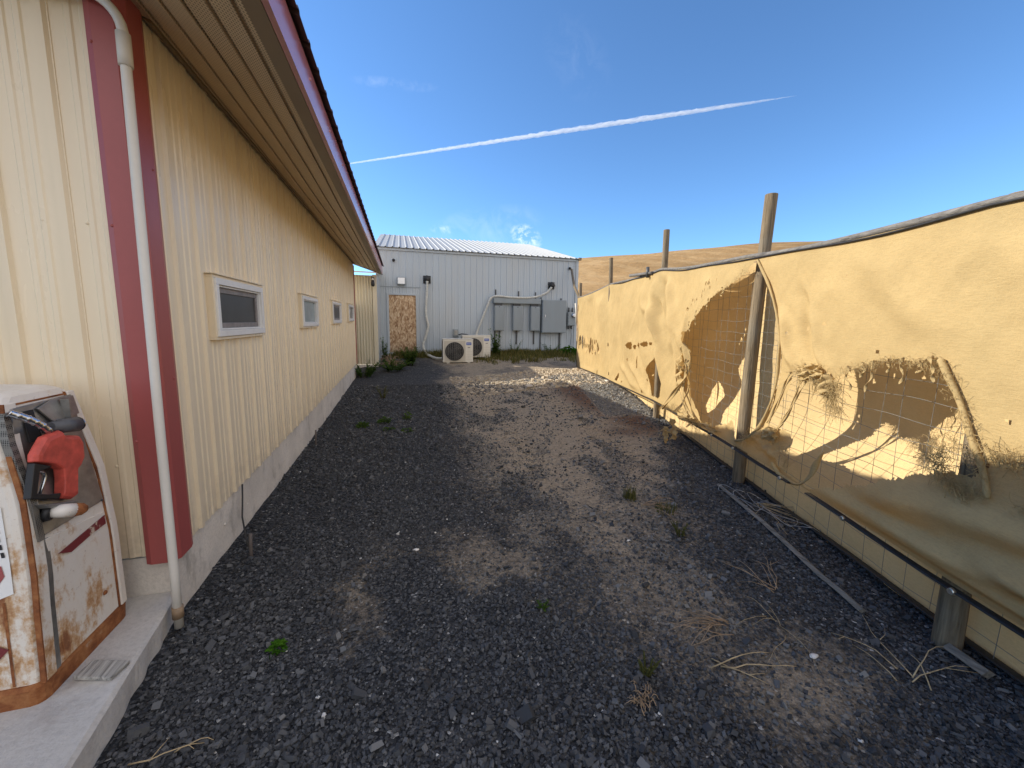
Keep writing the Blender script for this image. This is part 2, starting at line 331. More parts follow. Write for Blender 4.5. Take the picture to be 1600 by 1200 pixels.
def m_ground():
    n = Nodes('gravel_and_dirt')
    at = {k: n.attr(k)['Fac'] for k in ('dirt', 'red', 'pale', 'field')}
    v1 = n.voro(75, out='Color'); f = n.new('ShaderNodeSeparateColor'); n.put(f.inputs[0], v1)
    d1 = n.voro(75); d2 = n.voro(160); nz = n.noise(30, 6, 0.7); nb = n.noise(5, 6, 0.65)
    grav = n.ramp(f.outputs[0], [(0.0, (0.016, 0.017, 0.019)), (0.5, (0.036, 0.038, 0.041)), (0.85, (0.085, 0.088, 0.092)), (0.985, (0.15, 0.15, 0.148)), (0.995, (0.5, 0.49, 0.46))])
    dirt = n.ramp(nz, [(0.25, (0.13, 0.105, 0.075)), (0.45, (0.30, 0.245, 0.175)), (0.8, (0.52, 0.43, 0.315))])
    red = n.ramp(nz, [(0.3, (0.07, 0.040, 0.027)), (0.55, (0.165, 0.095, 0.062)), (0.8, (0.29, 0.18, 0.12))])
    pale = n.ramp(f.outputs[1], [(0.0, (0.20, 0.17, 0.13)), (0.5, (0.40, 0.35, 0.27)), (1.0, (0.6, 0.54, 0.43))])  # pale gravel by the fence, also the painted brightness of the sun patch
    field = n.ramp(nb, [(0.3, (0.22, 0.15, 0.07)), (0.7, (0.40, 0.28, 0.14))])
    def msk(a, sharp=2.2, w=0.9):
        k = n.math('ADD', a, n.math('MULTIPLY', n.math('SUBTRACT', n.math('ADD', n.math('MULTIPLY', nz, .6), n.math('MULTIPLY', nb, .4)), 0.5), w))
        return n.math('ADD', n.math('MULTIPLY', n.math('SUBTRACT', k, 0.5), sharp), 0.5, True)
    fl = n.ramp(n.voro(48, out='Distance'), [(0.10, 1.0), (0.22, 0.0)])
    fk = n.math('MULTIPLY', fl, n.ramp(n.noise(7, 4, 0.6), [(0.40, 0.0), (0.60, 0.85)]))
    dirt = n.mix(fk, dirt, (0.06, 0.055, 0.05))
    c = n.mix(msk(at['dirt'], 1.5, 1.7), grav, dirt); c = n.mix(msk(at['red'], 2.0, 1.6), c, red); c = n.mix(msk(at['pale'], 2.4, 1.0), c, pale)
    c = n.mix(at['field'], c, field)
    h = n.math('SUBTRACT', 1.0, d1)
    bp = n.bump(h, 0.8, 0.012); bp = n.bump(nz, 0.7, 0.02, bp)
    return n.done(c, 0.85, 0, 0.25, bp)
M['ground'] = m_ground()
def m_stone():
    n = Nodes('crushed_stone'); v = n.attr('shade')['Fac']; a = n.noise(60, 3)
    c = n.ramp(v, [(0.0, (0.024, 0.026, 0.029)), (0.45, (0.068, 0.071, 0.076)), (0.8, (0.135, 0.138, 0.140)), (0.94, (0.20, 0.19, 0.17)), (0.985, (0.26, 0.22, 0.17)), (0.99, (0.62, 0.61, 0.57))])
    return n.done(c, 0.7, 0, 0.35, n.bump(a, 0.3, 0.004))
M['stone'] = m_stone()
M['clod'] = plain('sun_bright_clod', (0.46, 0.39, 0.29), 0.9, var=0.4, scale=9)  # clods coloured pale to brighten the sun patch
def m_hill():
    n = Nodes('dry_stubble'); a = n.noise(0.02, 8, 0.6); b = n.noise(0.35, 6, 0.7, n.mapped((1, 1, 3)))
    w = n.new('ShaderNodeTexWave'); w.inputs['Scale'].default_value = 0.035; w.inputs['Distortion'].default_value = 7; w.inputs['Detail'].default_value = 4
    n.put(w.inputs['Vector'], n.mapped((1, 0.6, 6)))
    c = n.ramp(a, [(0.3, (0.20, 0.125, 0.056)), (0.55, (0.35, 0.225, 0.105)), (0.75, (0.48, 0.33, 0.17))])
    c = n.mix(n.math('MULTIPLY', n.ramp(w.outputs['Fac'], [(0.55, 0.0), (0.9, 1.0)]), 0.22), c, (0.52, 0.38, 0.21))
    c = n.mix(n.math('MULTIPLY', n.ramp(b, [(0.35, 1.0), (0.6, 0.0)]), 0.35), c, (0.17, 0.115, 0.055))
    return n.done(c, 0.95, 0, 0.1, n.bump(b, 0.8, 1.0))
M['hill'] = m_hill()

# ------------------------------------------------------------------ mesh builder
class MB:
    def __init__(s): s.v = []; s.f = []; s.smooth = []
    def add(s, vs, fs, smooth=False):
        o = len(s.v); s.v.extend([tuple(map(float, p)) for p in vs]); s.f.extend([tuple(i+o for i in f) for f in fs]); s.smooth.extend([smooth]*len(fs)); return s
    def box(s, x0, x1, y0, y1, z0, z1):
        return s.add([(x0,y0,z0),(x1,y0,z0),(x1,y1,z0),(x0,y1,z0),(x0,y0,z1),(x1,y0,z1),(x1,y1,z1),(x0,y1,z1)],
                     [(0,3,2,1),(4,5,6,7),(0,1,5,4),(1,2,6,5),(2,3,7,6),(3,0,4,7)])
    def tube(s, path, r, n=8, caps=True, smooth=True, flat=1.0, twist=0.0):
        P = [Vector(p) for p in path]; k = len(P); rs = r if isinstance(r, (list, tuple, np.ndarray)) else [r]*k
        T = [(P[min(i+1, k-1)]-P[max(i-1, 0)]).normalized() for i in range(k)]
        a = T[0].cross(Vector((0, 0, 1)));  a = a if a.length > 1e-3 else T[0].cross(Vector((0, 1, 0))); a.normalize()
        vs = []
        for i in range(k):
            a = (a - T[i]*a.dot(T[i])); a.normalize(); b = T[i].cross(a)
            for j in range(n):
                an = 2*math.pi*j/n; ca = math.cos(an); sa = math.sin(an)*flat; tw = twist*i
                x = ca*math.cos(tw)-sa*math.sin(tw); y = ca*math.sin(tw)+sa*math.cos(tw)
                vs.append(P[i] + (a*x + b*y)*rs[i])
        fs = [(i*n+j, i*n+(j+1) % n, (i+1)*n+(j+1) % n, (i+1)*n+j) for i in range(k-1) for j in range(n)]
        s.add(vs, fs, smooth)
        if caps:
            o = len(s.v)-len(vs)
            s.f.append(tuple(o+j for j in range(n))[::-1]); s.f.append(tuple(o+(k-1)*n+j for j in range(n))); s.smooth += [False, False]
        return s
    def cyl(s, a, b, r, n=16, r2=None): return s.tube([a, b], [r, r if r2 is None else r2], n)
    def prism(s, poly, o, u, v, d):
        """polygon in the (u, v) plane through o, pushed along the vector d"""
        o = Vector(o); u = Vector(u); v = Vector(v); d = Vector(d); k = len(poly)
        A = [o+u*p+v*q for p, q in poly]; B = [p+d for p in A]
        area = sum(poly[i][0]*poly[(i+1) % k][1]-poly[(i+1) % k][0]*poly[i][1] for i in range(k))
        fl = (u.cross(v)).dot(d)*area < 0
        fs = [tuple(range(k))[::-1], tuple(range(k, 2*k))]+[(i, (i+1) % k, k+(i+1) % k, k+i) for i in range(k)]
        if fl: fs = [f[::-1] for f in fs]
        return s.add(A+B, fs)
    def grid(s, pts, smooth=True):
        r = len(pts); c = len(pts[0])
        return s.add([p for row in pts for p in row], [(i*c+j, i*c+j+1, (i+1)*c+j+1, (i+1)*c+j) for i in range(r-1) for j in range(c-1)], smooth)
    def loft(s, rings, cap0=True, cap1=True, smooth=False):
        n = len(rings[0]); o = len(s.v)
        s.add([p for r_ in rings for p in r_], [(i*n+j, i*n+(j+1) % n, (i+1)*n+(j+1) % n, (i+1)*n+j) for i in range(len(rings)-1) for j in range(n)], smooth)
        if cap0: s.f.append(tuple(o+j for j in range(n))[::-1]); s.smooth.append(False)
        if cap1: s.f.append(tuple(o+(len(rings)-1)*n+j for j in range(n))); s.smooth.append(False)
        return s
    def dome(s, c, r, d, n=8):
        """small screw head at c facing along d"""
        d = Vector(d).normalized(); a = d.orthogonal().normalized(); b = d.cross(a); c = Vector(c)
        vs = [c+(a*math.cos(2*math.pi*j/n)+b*math.sin(2*math.pi*j/n))*r*q+d*h for q, h in ((1, 0), (0.75, r*0.5)) for j in range(n)]+[c+d*r*0.7]
        fs = [(j, (j+1) % n, n+(j+1) % n, n+j) for j in range(n)]+[(n+j, n+(j+1) % n, 2*n) for j in range(n)]
        return s.add(vs, fs, True)

def origin_of(p):
    q = Vector((0, 0, 0))
    while p is not None: q += p.location; p = p.parent
    return q
def obj(name, mb, mat, parent=None, bevel=0.0, shade=None, local=False, solid=0.0, sub=0):
    """link a builder as ONE mesh object; coordinates are world unless local"""
    me = bpy.data.meshes.new(name)
    off = Vector((0, 0, 0)) if (parent is None or local) else origin_of(parent)
    me.from_pydata([(p[0]-off.x, p[1]-off.y, p[2]-off.z) for p in mb.v], [], mb.f)
    me.polygons.foreach_set('use_smooth', mb.smooth); 
    if shade is not None:
        at = me.attributes.new('shade', 'FLOAT', 'POINT'); at.data.foreach_set('value', np.asarray(shade, dtype=np.float32))
    me.materials.append(mat); me.update()
    o = bpy.data.objects.new(name, me); COL.objects.link(o)
    if parent is not None: o.parent = parent
    if sub: m_ = o.modifiers.new('sub', 'SUBSURF'); m_.levels = sub; m_.render_levels = sub
    if bevel:
        m_ = o.modifiers.new('bevel', 'BEVEL'); m_.width = bevel; m_.segments = 2; m_.limit_method = 'ANGLE'; m_.angle_limit = R(40)
    if solid:
        m_ = o.modifiers.new('solid', 'SOLIDIFY'); m_.thickness = solid; m_.offset = 0
    return o
def big_mesh(name, V, F, mat, parent=None, attrs=None, smooth=True, matidx=None):
    """numpy route for large meshes (all quads)"""
    off = origin_of(parent) if parent is not None else Vector((0, 0, 0))
    me = bpy.data.meshes.new(name); nv = len(V); nf = len(F); k = F.shape[1]
    me.vertices.add(nv); me.vertices.foreach_set('co', (V-np.array(off)).astype(np.float32).ravel())
    me.loops.add(nf*k); me.loops.foreach_set('vertex_index', F.astype(np.int32).ravel())
    me.polygons.add(nf); me.polygons.foreach_set('loop_start', np.arange(0, nf*k, k, dtype=np.int32)); 
    me.polygons.foreach_set('use_smooth', np.full(nf, smooth))
    me.update(calc_edges=True)
    for a, d in (attrs or {}).items():
        at = me.attributes.new(a, 'FLOAT', 'POINT'); at.data.foreach_set('value', d.astype(np.float32))
    me.materials.append(mat); me.validate()
    o = bpy.data.objects.new(name, me); COL.objects.link(o)
    if parent is not None: o.parent = parent
    return o
def tag(o, label, cat, group=None):
    o['label'] = label; o['category'] = cat
    if group: o['group'] = group
    return o
def thing(name, label, cat, loc, group=None):
    o = bpy.data.objects.new(name, None); o.empty_display_size = 0.1; COL.objects.link(o); o.location = loc
    return tag(o, label, cat, group)
def struct(o): o['kind'] = 'structure'; return o

# ------------------------------------------------------------------ the ground
FP = np.array([(2.02, -0.9), (2.66, 1.10), (3.29, 3.0), (4.12, 5.45), (4.95, 8.5), (5.45, 11.3)])     # fence posts in plan
FT = np.diff(FP, axis=0); FL = np.linalg.norm(FT, axis=1); FS = np.concatenate([[0], np.cumsum(FL)])
def fence_x(y): return np.interp(y, FP[:, 1], FP[:, 0], left=2.02, right=6.2)
def gz0(x, y):
    zl = np.interp(y, [-3, 6, 9, 11, 12.6, 14.3, 20], [-1.62, -1.60, -1.565, -1.52, -1.38, -1.235, -1.2])
    zr = np.interp(y, [-3, 3, 5.4, 7, 9, 11.3, 14.3, 20], [-1.62, -1.61, -1.585, -1.47, -1.415, -1.385, -1.225, -1.2])
    k = sstep(1.5, 4.3, x); return zl*(1-k)+zr*k
def gz(x, y):
    x = np.asarray(x, float); y = np.asarray(y, float)
    near = (1-sstep(7, 14, np.abs(x-2)))*(1-sstep(16, 22, np.abs(y)))
    z = gz0(x, y) + near*(0.05*(fbm(x*0.7, y*0.7, 3, 3)-0.5) + 0.022*(fbm(x*4, y*4, 9, 3)-0.5) + 0.010*(fbm(x*14, y*14, 21, 2)-0.5))
    # two wheel ruts with tread bars
    for c0, w in ((1.45, 0.2), (2.75, 0.2)):
        c = c0 + 0.09*(y-5) + 0.1*np.sin(y*0.5); g = np.exp(-((x-c)/w)**2)*sstep(2.8, 4.2, y)*(1-sstep(8.5, 10, y))
        z = z - g*0.018 + g*0.016*np.sin(y*2*math.pi/0.17 + 3*np.abs(x-c))*(vnoise(x*2, y*2, 5) > 0.3)
    return z
def axis_pts(a, b, step, lo, hi, grow=1.25):
    c = list(np.arange(a, b+1e-6, step)); s = step
    while c[-1] < hi: s *= grow; c.append(c[-1]+s)
    s = step; l = []
    q = a
    while q > lo: s *= grow; q -= s; l.append(q)
    return np.array(l[::-1]+c)
gx = axis_pts(-1.4, 6.4, 0.042, -2500, 2500); gy = axis_pts(-0.6, 14.6, 0.042, -2500, 2500)
GX, GY = np.meshgrid(gx, gy, indexing='ij')
def masks(x, y):
    wob = (fbm(x*0.9, y*0.9, 31, 4)-0.5)
    xf = fence_x(y)
    left = np.interp(y, [0, 1.6, 2.6, 4, 6, 9, 12, 14], [1.5, 1.2, 0.9, 0.88, 0.9, 0.9, 1.4, 1.0]) + wob*0.7
    right = np.interp(y, [0, 1.5, 2.5, 3.5, 5, 8, 12], [1.5, 2.05, 2.45, 2.95, 3.9, 4.9, 6]) + wob*0.5
    dirt = sstep(-0.95, 0.75, x-left)*sstep(-0.75, 0.6, right-x)*np.interp(y, [0.5, 1.5, 2.5, 3.6, 9, 11], [0.34, 0.56, 0.80, 0.95, 0.95, 0.8])
    brk = sstep(0.36, 0.60, fbm(x*2.6+7, y*2.6, 37, 4))
    dirt = dirt*(0.62+0.38*sstep(0.3, 0.55, fbm(x*3.5, y*1.8+3, 39, 4)))
    dirt = np.maximum(dirt, 0.66*brk*np.exp(-((x-1.75)/0.5)**2-((y-1.15)/0.35)**2))
    dirt = np.maximum(dirt, 0.60*brk*np.exp(-((x+0.2)/0.25)**2-((y-2.35)/0.45)**2))
    dirt = np.maximum(dirt, 0.58*brk*np.exp(-((x-0.55)/0.6)**2-((y-2.3)/0.6)**2))
    dirt = np.maximum(dirt, sstep(11.4, 12.6, y)*0.75*sstep(0.8, 2.0, x))
    red = 0.78*sstep(2.6, 3.6, x+0.3*wob)*sstep(-0.1, 0.4, xf-x)*sstep(4.2, 5.0, y)*(1-sstep(7.6, 9.2, y))
    red = np.maximum(red, 0.6*np.exp(-((x-3.3)/0.6)**2-((y-4.9)/0.4)**2))
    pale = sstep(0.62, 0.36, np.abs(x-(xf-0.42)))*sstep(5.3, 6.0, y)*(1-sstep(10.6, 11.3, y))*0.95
    pale = np.maximum(pale, 0.85*sstep(8.6, 9.0, y-0.1*wob)*(1-sstep(9.6, 10.4, y))*sstep(1.6, 2.4, x)*sstep(5.4, 4.8, x))  # sun patch painted brighter into the ground colour
    field = np.maximum(sstep(0.3, 1.2, x-xf), np.maximum(sstep(9, 16, np.abs(x)), sstep(18, 26, np.abs(y))))
    field = np.where((y > 13) & (x < 7.5) & (x > -8), 0, field)
    return dirt, red, pale, field
GZ = gz(GX, GY); md, mr, mp, mf = masks(GX, GY)
nx, ny = GX.shape; ii = np.arange(nx*ny).reshape(nx, ny)
GF = np.stack([ii[:-1, :-1], ii[1:, :-1], ii[1:, 1:], ii[:-1, 1:]], -1).reshape(-1, 4)
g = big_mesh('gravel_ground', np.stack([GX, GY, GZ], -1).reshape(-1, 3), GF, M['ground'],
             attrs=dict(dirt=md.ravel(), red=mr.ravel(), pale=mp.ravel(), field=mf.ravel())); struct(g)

# the dry hill beyond the fence
def hill():
    az = np.radians(np.linspace(-60, 150, 180)); rr = np.concatenate([np.linspace(45, 330, 70), np.linspace(345, 900, 14)])
    A, Q = np.meshgrid(az, rr, indexing='ij'); deg = np.degrees(A)
    el = np.interp(deg, [-60, 0, 14, 20, 25.4, 30, 33.7, 37, 41.6, 47, 51.7, 60, 80, 110, 150], [2, 3.5, 6.2, 7.6, 8.4, 8.85, 9.1, 9.35, 9.5, 9.5, 9.3, 8.6, 6, 4, 2])
    top = np.tan(np.radians(el))*230
    rise = sstep(48, 236, Q)**0.9; fall = 1-sstep(240, 900, Q)*0.9
    X = np.sin(A)*Q; Y = np.cos(A)*Q
    Z = -1.9 + (top+1.9)*rise*fall + (fbm(X/40, Y/40, 4, 3)-0.5)*5*sstep(60, 150, Q)*(1-sstep(200, 236, Q))
    a, b = X.shape; I = np.arange(a*b).reshape(a, b)
    F = np.stack([I[:-1, :-1], I[:-1, 1:], I[1:, 1:], I[1:, :-1]], -1).reshape(-1, 4)
    struct(big_mesh('dry_hill', np.stack([X, Y, Z], -1).reshape(-1, 3), F[:, ::-1], M['hill']))
hill()

# ------------------------------------------------------------------ ribbed sheet walls
def rib_profile(a, b, pitch=0.2286, h=0.017, base=0.046, top=0.030, minor=0.005, phase=0.0, breaks=(), seam=0):
    """(position, height) list from a to b"""
    pts = []
    k = math.floor((a-phase)/pitch)-1
    while phase+k*pitch < b:
        o = phase+k*pitch; hh = h
        pts += [(o, 0), (o+(base-top)/2, hh), (o+(base+top)/2, hh)]
        if seam and k % seam == 0: pts += [(o+base+0.002, 0.004), (o+base+0.006, 0.004), (o+base+0.0075, 0.0)]
        else: pts += [(o+base, 0)]
        if minor:
            for q in (0.40, 0.70):
                c = o+base+(pitch-base)*q
                pts += [(c-0.016, 0), (c-0.009, minor), (c+0.009, minor), (c+0.016, 0)]
        k += 1
    xs = [p[0] for p in pts]; hs = [p[1] for p in pts]
    out = sorted(set([round(x, 5) for x in xs if a < x < b]+[a, b]+[q for q in breaks if a < q < b]))
    return [(x, float(np.interp(x, xs, hs))) for x in out]
def sheet(mb, prof, pt, z0, z1, holes=()):
    """vertical ribbed sheet; pt(s, d, z) -> xyz; z0, z1 functions of s; holes (s0, s1, z0, z1)"""
    for (s0, d0), (s1, d1) in zip(prof, prof[1:]):
        segs = [(None, None)]
        mid = (s0+s1)/2; cuts = [h_ for h_ in holes if h_[0] < mid < h_[1]]
        zs = [('b', None)]
        lo = lambda s: z0(s); spans = []
        cur = z0
        for h_ in sorted(cuts, key=lambda q: q[2]):
            spans.append((cur, (lambda s, q=h_: q[2]))); cur = (lambda s, q=h_: q[3])
        spans.append((cur, z1))
        for f0, f1 in spans:
            mb.add([pt(s0, d0, f0(s0)), pt(s1, d1, f0(s1)), pt(s1, d1, f1(s1)), pt(s0, d0, f1(s0))], [(0, 1, 2, 3)])

# ------------------------------------------------------------------ the tan building on the left
BX = -1.2; BY0, BY1 = 2.335, 10.97
ZS = lambda y: -1.262 + (y-2.33)*0.0115
tanb = thing('metal_building', 'long tan ribbed metal building with maroon corner trim and small windows, on the left', 'building', (-1.2, 2.335, -1.62))
WIN = [(2.935, 3.835, -0.126, 0.272), (5.215, 6.125, -0.093, 0.296), (7.36, 8.34, -0.063, 0.327), (9.49, 10.47, -0.027, 0.358)]
mb = MB(); br = [q for w in WIN for q in (w[0], w[1])]
prof = rib_profile(2.43, BY1, pitch=0.25, phase=2.595, breaks=br, seam=4)
sheet(mb, prof, lambda s, d, z: (BX+d, s, z), ZS, lambda s: 1.47, WIN)
for w in WIN:                                                   # screws over each window
    for q in np.arange(w[0]+0.1, w[1], 0.21): mb.dome((BX+0.001, q, w[3]+0.09), 0.007, (1, 0, 0))
obj('side_wall', mb, M['tan'], tanb)
mb = MB()
prof = rib_profile(-9.5, -1.29, phase=-1.50, seam=4)
sheet(mb, [(a, b) for a, b in prof], lambda s, d, z: (s, BY0-d, z), lambda s: -1.25, lambda s: 1.5+min(s+9.5+0, -1.2-s)*0.33)
for x in (-1.40, -1.56, -1.79, -2.02):
    for z in (0.43, -0.75): mb.dome((x, BY0-0.001, z), 0.008, (0, -1, 0))
obj('end_wall', mb, M['tan'], tanb)
mb = MB(); mb.prism([(-1.312, 2.312), (-1.285, 2.300), (-1.20, 2.300), (-1.168, 2.335), (-1.168, 2.44), (-1.178, 2.475), (-1.235, 2.475), (-1.235, 2.345), (-1.312, 2.345)], (0, 0, -1.285), (1, 0, 0), (0, 1, 0), (0, 0, 2.76))
for z in (-0.62, 0.42, 1.2): mb.dome((-1.29, 2.301, z), 0.008, (0, -1, 0)); mb.dome((-1.167, 2.42, z+0.3), 0.007, (1, 0, 0))
obj('corner_trim', mb, M['maroon'], tanb, bevel=0.004)
mb = MB(); mb.box(-1.235, -1.17, BY1-0.04, BY1+0.02, -1.17, 1.4); obj('corner_trim', mb, M['maroon'], tanb, bevel=0.004)
mb = MB(); ys = np.linspace(BY0+0.012, BY1, 60)
fr = [(BX-0.012+0.006*(vnoise(y*3, 0, 2)-.5), y, ZS(y)-0.004) for y in ys]
mb.grid([[(BX-0.5, y, ZS(y)-0.004) for y in ys], fr, [(BX-0.012+0.012*(vnoise(y*5, 3, 4)-.5), y, -1.45) for y in ys], [(BX-0.008+0.02*(vnoise(y*5, 9, 4)-.5), y, -1.85) for y in ys]], False)
mb.add([(BX-0.012, BY0+0.012, -1.85), (BX-0.012, BY0+0.012, -1.265), (-9.5, BY0+0.012, -1.265), (-9.5, BY0+0.012, -1.85)], [(0, 1, 2, 3)])
mb.add([(BX-0.012, BY1, -1.85), (BX-0.012, BY1, -1.16), (-9.5, BY1, -1.16), (-9.5, BY1, -1.85)], [(0, 3, 2, 1)])
for y, z in ((2.95, -1.42), (3.35, -1.46), (3.8, -1.44), (4.3, -1.45), (5.1, -1.46), (6.2, -1.42)): mb.dome((BX-0.012, y, z), 0.012, (1, 0, 0))
obj('foundation', mb, M['foundation'], tanb)
mb = MB(); mb.add([(BX-0.1, BY1, -1.2), (-9.5, BY1, -1.2), (-9.5, BY1, 1.4), (-5.35, BY1, 2.8), (BX-0.1, BY1, 1.44)], [(0, 1, 2, 3, 4)]); obj('rear_wall', mb, M['tan'], tanb)
for y in np.arange(3.378, 10.8, 0.75):
    zs_ = [(ZS(y)+0.004, 1.42)]
    for w in WIN:
        if w[0]-0.03 < y < w[1]+0.03: zs_ = [(ZS(y)+0.004, w[2]-0.03), (w[3]+0.03, 1.42)]
    for a, b in zs_: obj('sheet_lap', MB().box(BX+0.001, BX+0.004, y, y+0.006, a, b), M['brown_trim'], tanb)
# soffit: grooved vinyl running along the eave, following the rafters down to the fascia
EX = -0.485; SOF = lambda x: 1.452 - (x-BX)*0.322
mb = MB(); band = []
px_ = []; edge = -1.138; k = 0; px_ = [(BX+0.015, 0.0, 9)]
while edge < EX-0.01:
    w = 0.1225; px_ += [(edge, 0.0, k), (edge+0.003, 0.013, k), (edge+0.016, 0.013, k), (edge+0.021, 0.0, k), (edge+0.07, -0.001, k), (edge+w-0.002, -0.003, k)]; edge += w; k += 1
px_ = [p for p in px_ if p[0] < EX-0.005]+[(EX-0.002, 0.0, k)]
yy = np.linspace(1.72, 10.97, 190); rows = []
for x, g_, k in px_:
    wv = 0.022*(fbm(yy*0.7, np.full_like(yy, x*2.2), 40, 2)-0.5)*min(1, (EX-x)/0.15)*min(1, (x-BX)/0.1+0.2)
    sh = 0.030*(fbm(yy*0.55, np.full_like(yy, x*1.1), 61, 2)-0.5)*min(1, (EX-x)/0.12)*min(1, (x-BX)/0.12)
    st = np.where(yy > 6.35+0.06*((k*7) % 3), 0.0035, 0) + np.where(yy > 9.6-0.05*((k*5) % 3), 0.003, 0)
    rows.append([(x+sh[i], y, SOF(x)+g_+wv[i]-st[i]) for i, y in enumerate(yy)]); band += [0.35 if k in (0, 1) else (1.0 if k < 9 else 0.0)]*len(yy)
mb.grid(rows, False)
so_ = obj('soffit', mb, M['soffit'], tanb)
at = so_.data.attributes.new('band', 'FLOAT', 'POINT'); at.data.foreach_set('value', np.asarray(band, np.float32))
mb = MB(); mb.prism([(BX+0.021, 1.435), (BX+0.021, 1.462), (BX+0.055, 1.444), (BX+0.055, 1.419)], (0, 2.48, 0), (1, 0, 0), (0, 0, 1), (0, 8.5, 0))
mb.prism([(EX-0.086, 1.2155), (EX-0.086, 1.237), (EX-0.003, 1.212), (EX-0.003, 1.190)], (0, 1.72, 0), (1, 0, 0), (0, 0, 1), (0, 9.25, 0))
obj('soffit_channel', mb, M['brown_trim'], tanb)
mb = MB(); mb.prism([(EX, 1.196), (EX+0.018, 1.196), (EX+0.018, 1.40), (EX, 1.40)], (0, 1.70, 0), (1, 0, 0), (0, 0, 1), (0, 9.28, 0))
mb.prism([(EX, 1.190), (EX+0.026, 1.190), (EX+0.026, 1.196), (EX, 1.196)], (0, 1.70, 0), (1, 0, 0), (0, 0, 1), (0, 9.28, 0))
for y in np.arange(1.95, 10.9, 0.62): mb.dome((EX+0.018, y, 1.335), 0.010, (1, 0, 0))
obj('fascia', mb, M['fascia'], tanb)
mb = MB(); pr = rib_profile(1.66, 11.02, phase=1.7, minor=0)
sl_ = 0.33; ridge = (-5.35, 1.415+(EX+0.055+5.35)*sl_)
for (s0, d0), (s1, d1) in zip(pr, pr[1:]):
    for t in (0.0, -0.004):
        A = (EX+0.055, 1.415+t)
        mb.add([(A[0], s0, A[1]+d0), (A[0], s1, A[1]+d1), (ridge[0], s1, ridge[1]+d1+t), (ridge[0], s0, ridge[1]+d0+t), (-10.2, s1, A[1]+d1+t), (-10.2, s0, A[1]+d0+t)], [(0, 1, 2, 3), (3, 2, 4, 5)])
    mb.add([(EX+0.055, s0, 1.415+d0), (EX+0.055, s1, 1.415+d1), (EX+0.055, s1, 1.411+d1), (EX+0.055, s0, 1.411+d0)], [(0, 1, 2, 3)])
obj('roof', mb, M['roof'], tanb)
for y0, y1 in ((1.69, 1.716), (10.97, 11.0)):
    mb = MB(); mb.prism([(EX, 1.20), (EX, 1.40), (-5.35, 3.02), (-5.35, 2.80)], (0, y0, 0), (1, 0, 0), (0, 0, 1), (0, y1-y0, 0)); obj('rake_trim', mb, M['maroon'], tanb)
mb = MB(); mb.add([(BX, 1.716, 1.448), (BX, BY0, 1.448), (-5.35, BY0, 2.79), (-5.35, 1.716, 2.79)], [(0, 1, 2, 3)]); obj('rake_soffit', mb, M['soffit'], tanb)

def ring(mb, x0, x1, y0, y1, z0, z1, w):
    """picture-frame of four butted bars, facing +X"""
    mb.box(x0, x1, y0, y1, z0, z0+w); mb.box(x0, x1, y0, y1, z1-w, z1); mb.box(x0, x1, y0, y0+w, z0+w, z1-w); mb.box(x0, x1, y1-w, y1, z0+w, z1-w)
for i, (y0, y1, z0, z1) in enumerate(WIN):
    mb = MB(); ring(mb, BX-0.05, BX+0.043, y0-0.004, y1+0.006, z0-0.018, z1+0.006, 0.018)
    mb.box(BX, BX+0.060, y0-0.02, y1+0.014, z1+0.007, z1+0.014)
    w = obj('window', mb, M['tan'], tanb, bevel=0.002)
    mb = MB(); ring(mb, BX-0.03, BX+0.056, y0+0.013, y1-0.013, z0+0.003, z1-0.013, 0.042); ring(mb, BX-0.03, BX+0.040, y0+0.056, y1-0.056, z0+0.046, z1-0.056, 0.012)
    obj('frame', mb, M['vinyl'], w, bevel=0.003)
    if i in (0, 2):
        mb = MB(); ring(mb, BX-0.02, BX+0.022, y0+0.070, y1-0.070, z0+0.060, z1-0.070, 0.034); obj('screen_frame', mb, M['sash'], w, bevel=0.002)
    mb = MB(); mb.box(BX-0.03, BX+0.012, y0+0.066, y1-0.066, z0+0.056, z1-0.066)
    obj('pane', mb, M[('screen', 'pane_light', 'screen', 'pane_dark')[i]], w)
    if i == 3:
        mb = MB(); mb.prism([(y0+0.30, z0+0.10), (y0+0.52, z0+0.24), (y0+0.46, z1-0.10), (y0+0.36, z1-0.16)], (BX+0.0125, 0, 0), (0, 1, 0), (0, 0, 1), (0.003, 0, 0))
        obj('curtain_scrap', mb, M['pebble_white'], w)

# the white pipe standing at the corner
pipe = thing('drain_pipe', 'slim white vertical pipe with an elbow, against the maroon building corner', 'pipe', (-1.155, 2.24, -1.6))
pp = [(-1.150, 2.215, -1.60), (-1.150, 2.22, -1.3), (-1.150, 2.225, -0.6), (-1.148, 2.235, 0.2), (-1.143, 2.245, 1.20)]
arc = [(-1.143-0.16*(1-math.cos(a)), 2.245+0.01*a, 1.22+0.16*math.sin(a)) for a in np.linspace(0.1, math.pi/2, 9)]
mb = MB(); mb.tube(pp+arc+[(-1.75, 2.262, 1.385)], 0.0195, 16); obj('pipe', mb, M['white_pvc'], pipe)
mb = MB(); mb.tube([(-1.143, 2.243, 1.09), (-1.143, 2.2445, 1.15), (-1.143, 2.245, 1.225)], [0.0255, 0.026, 0.0255], 16); obj('coupling', mb, M['white_pvc'], pipe)
mb = MB(); mb.tube([(-1.150, 2.216, -1.545), (-1.150, 2.217, -1.485)], 0.0245, 16); obj('strap', mb, M['band'], pipe)

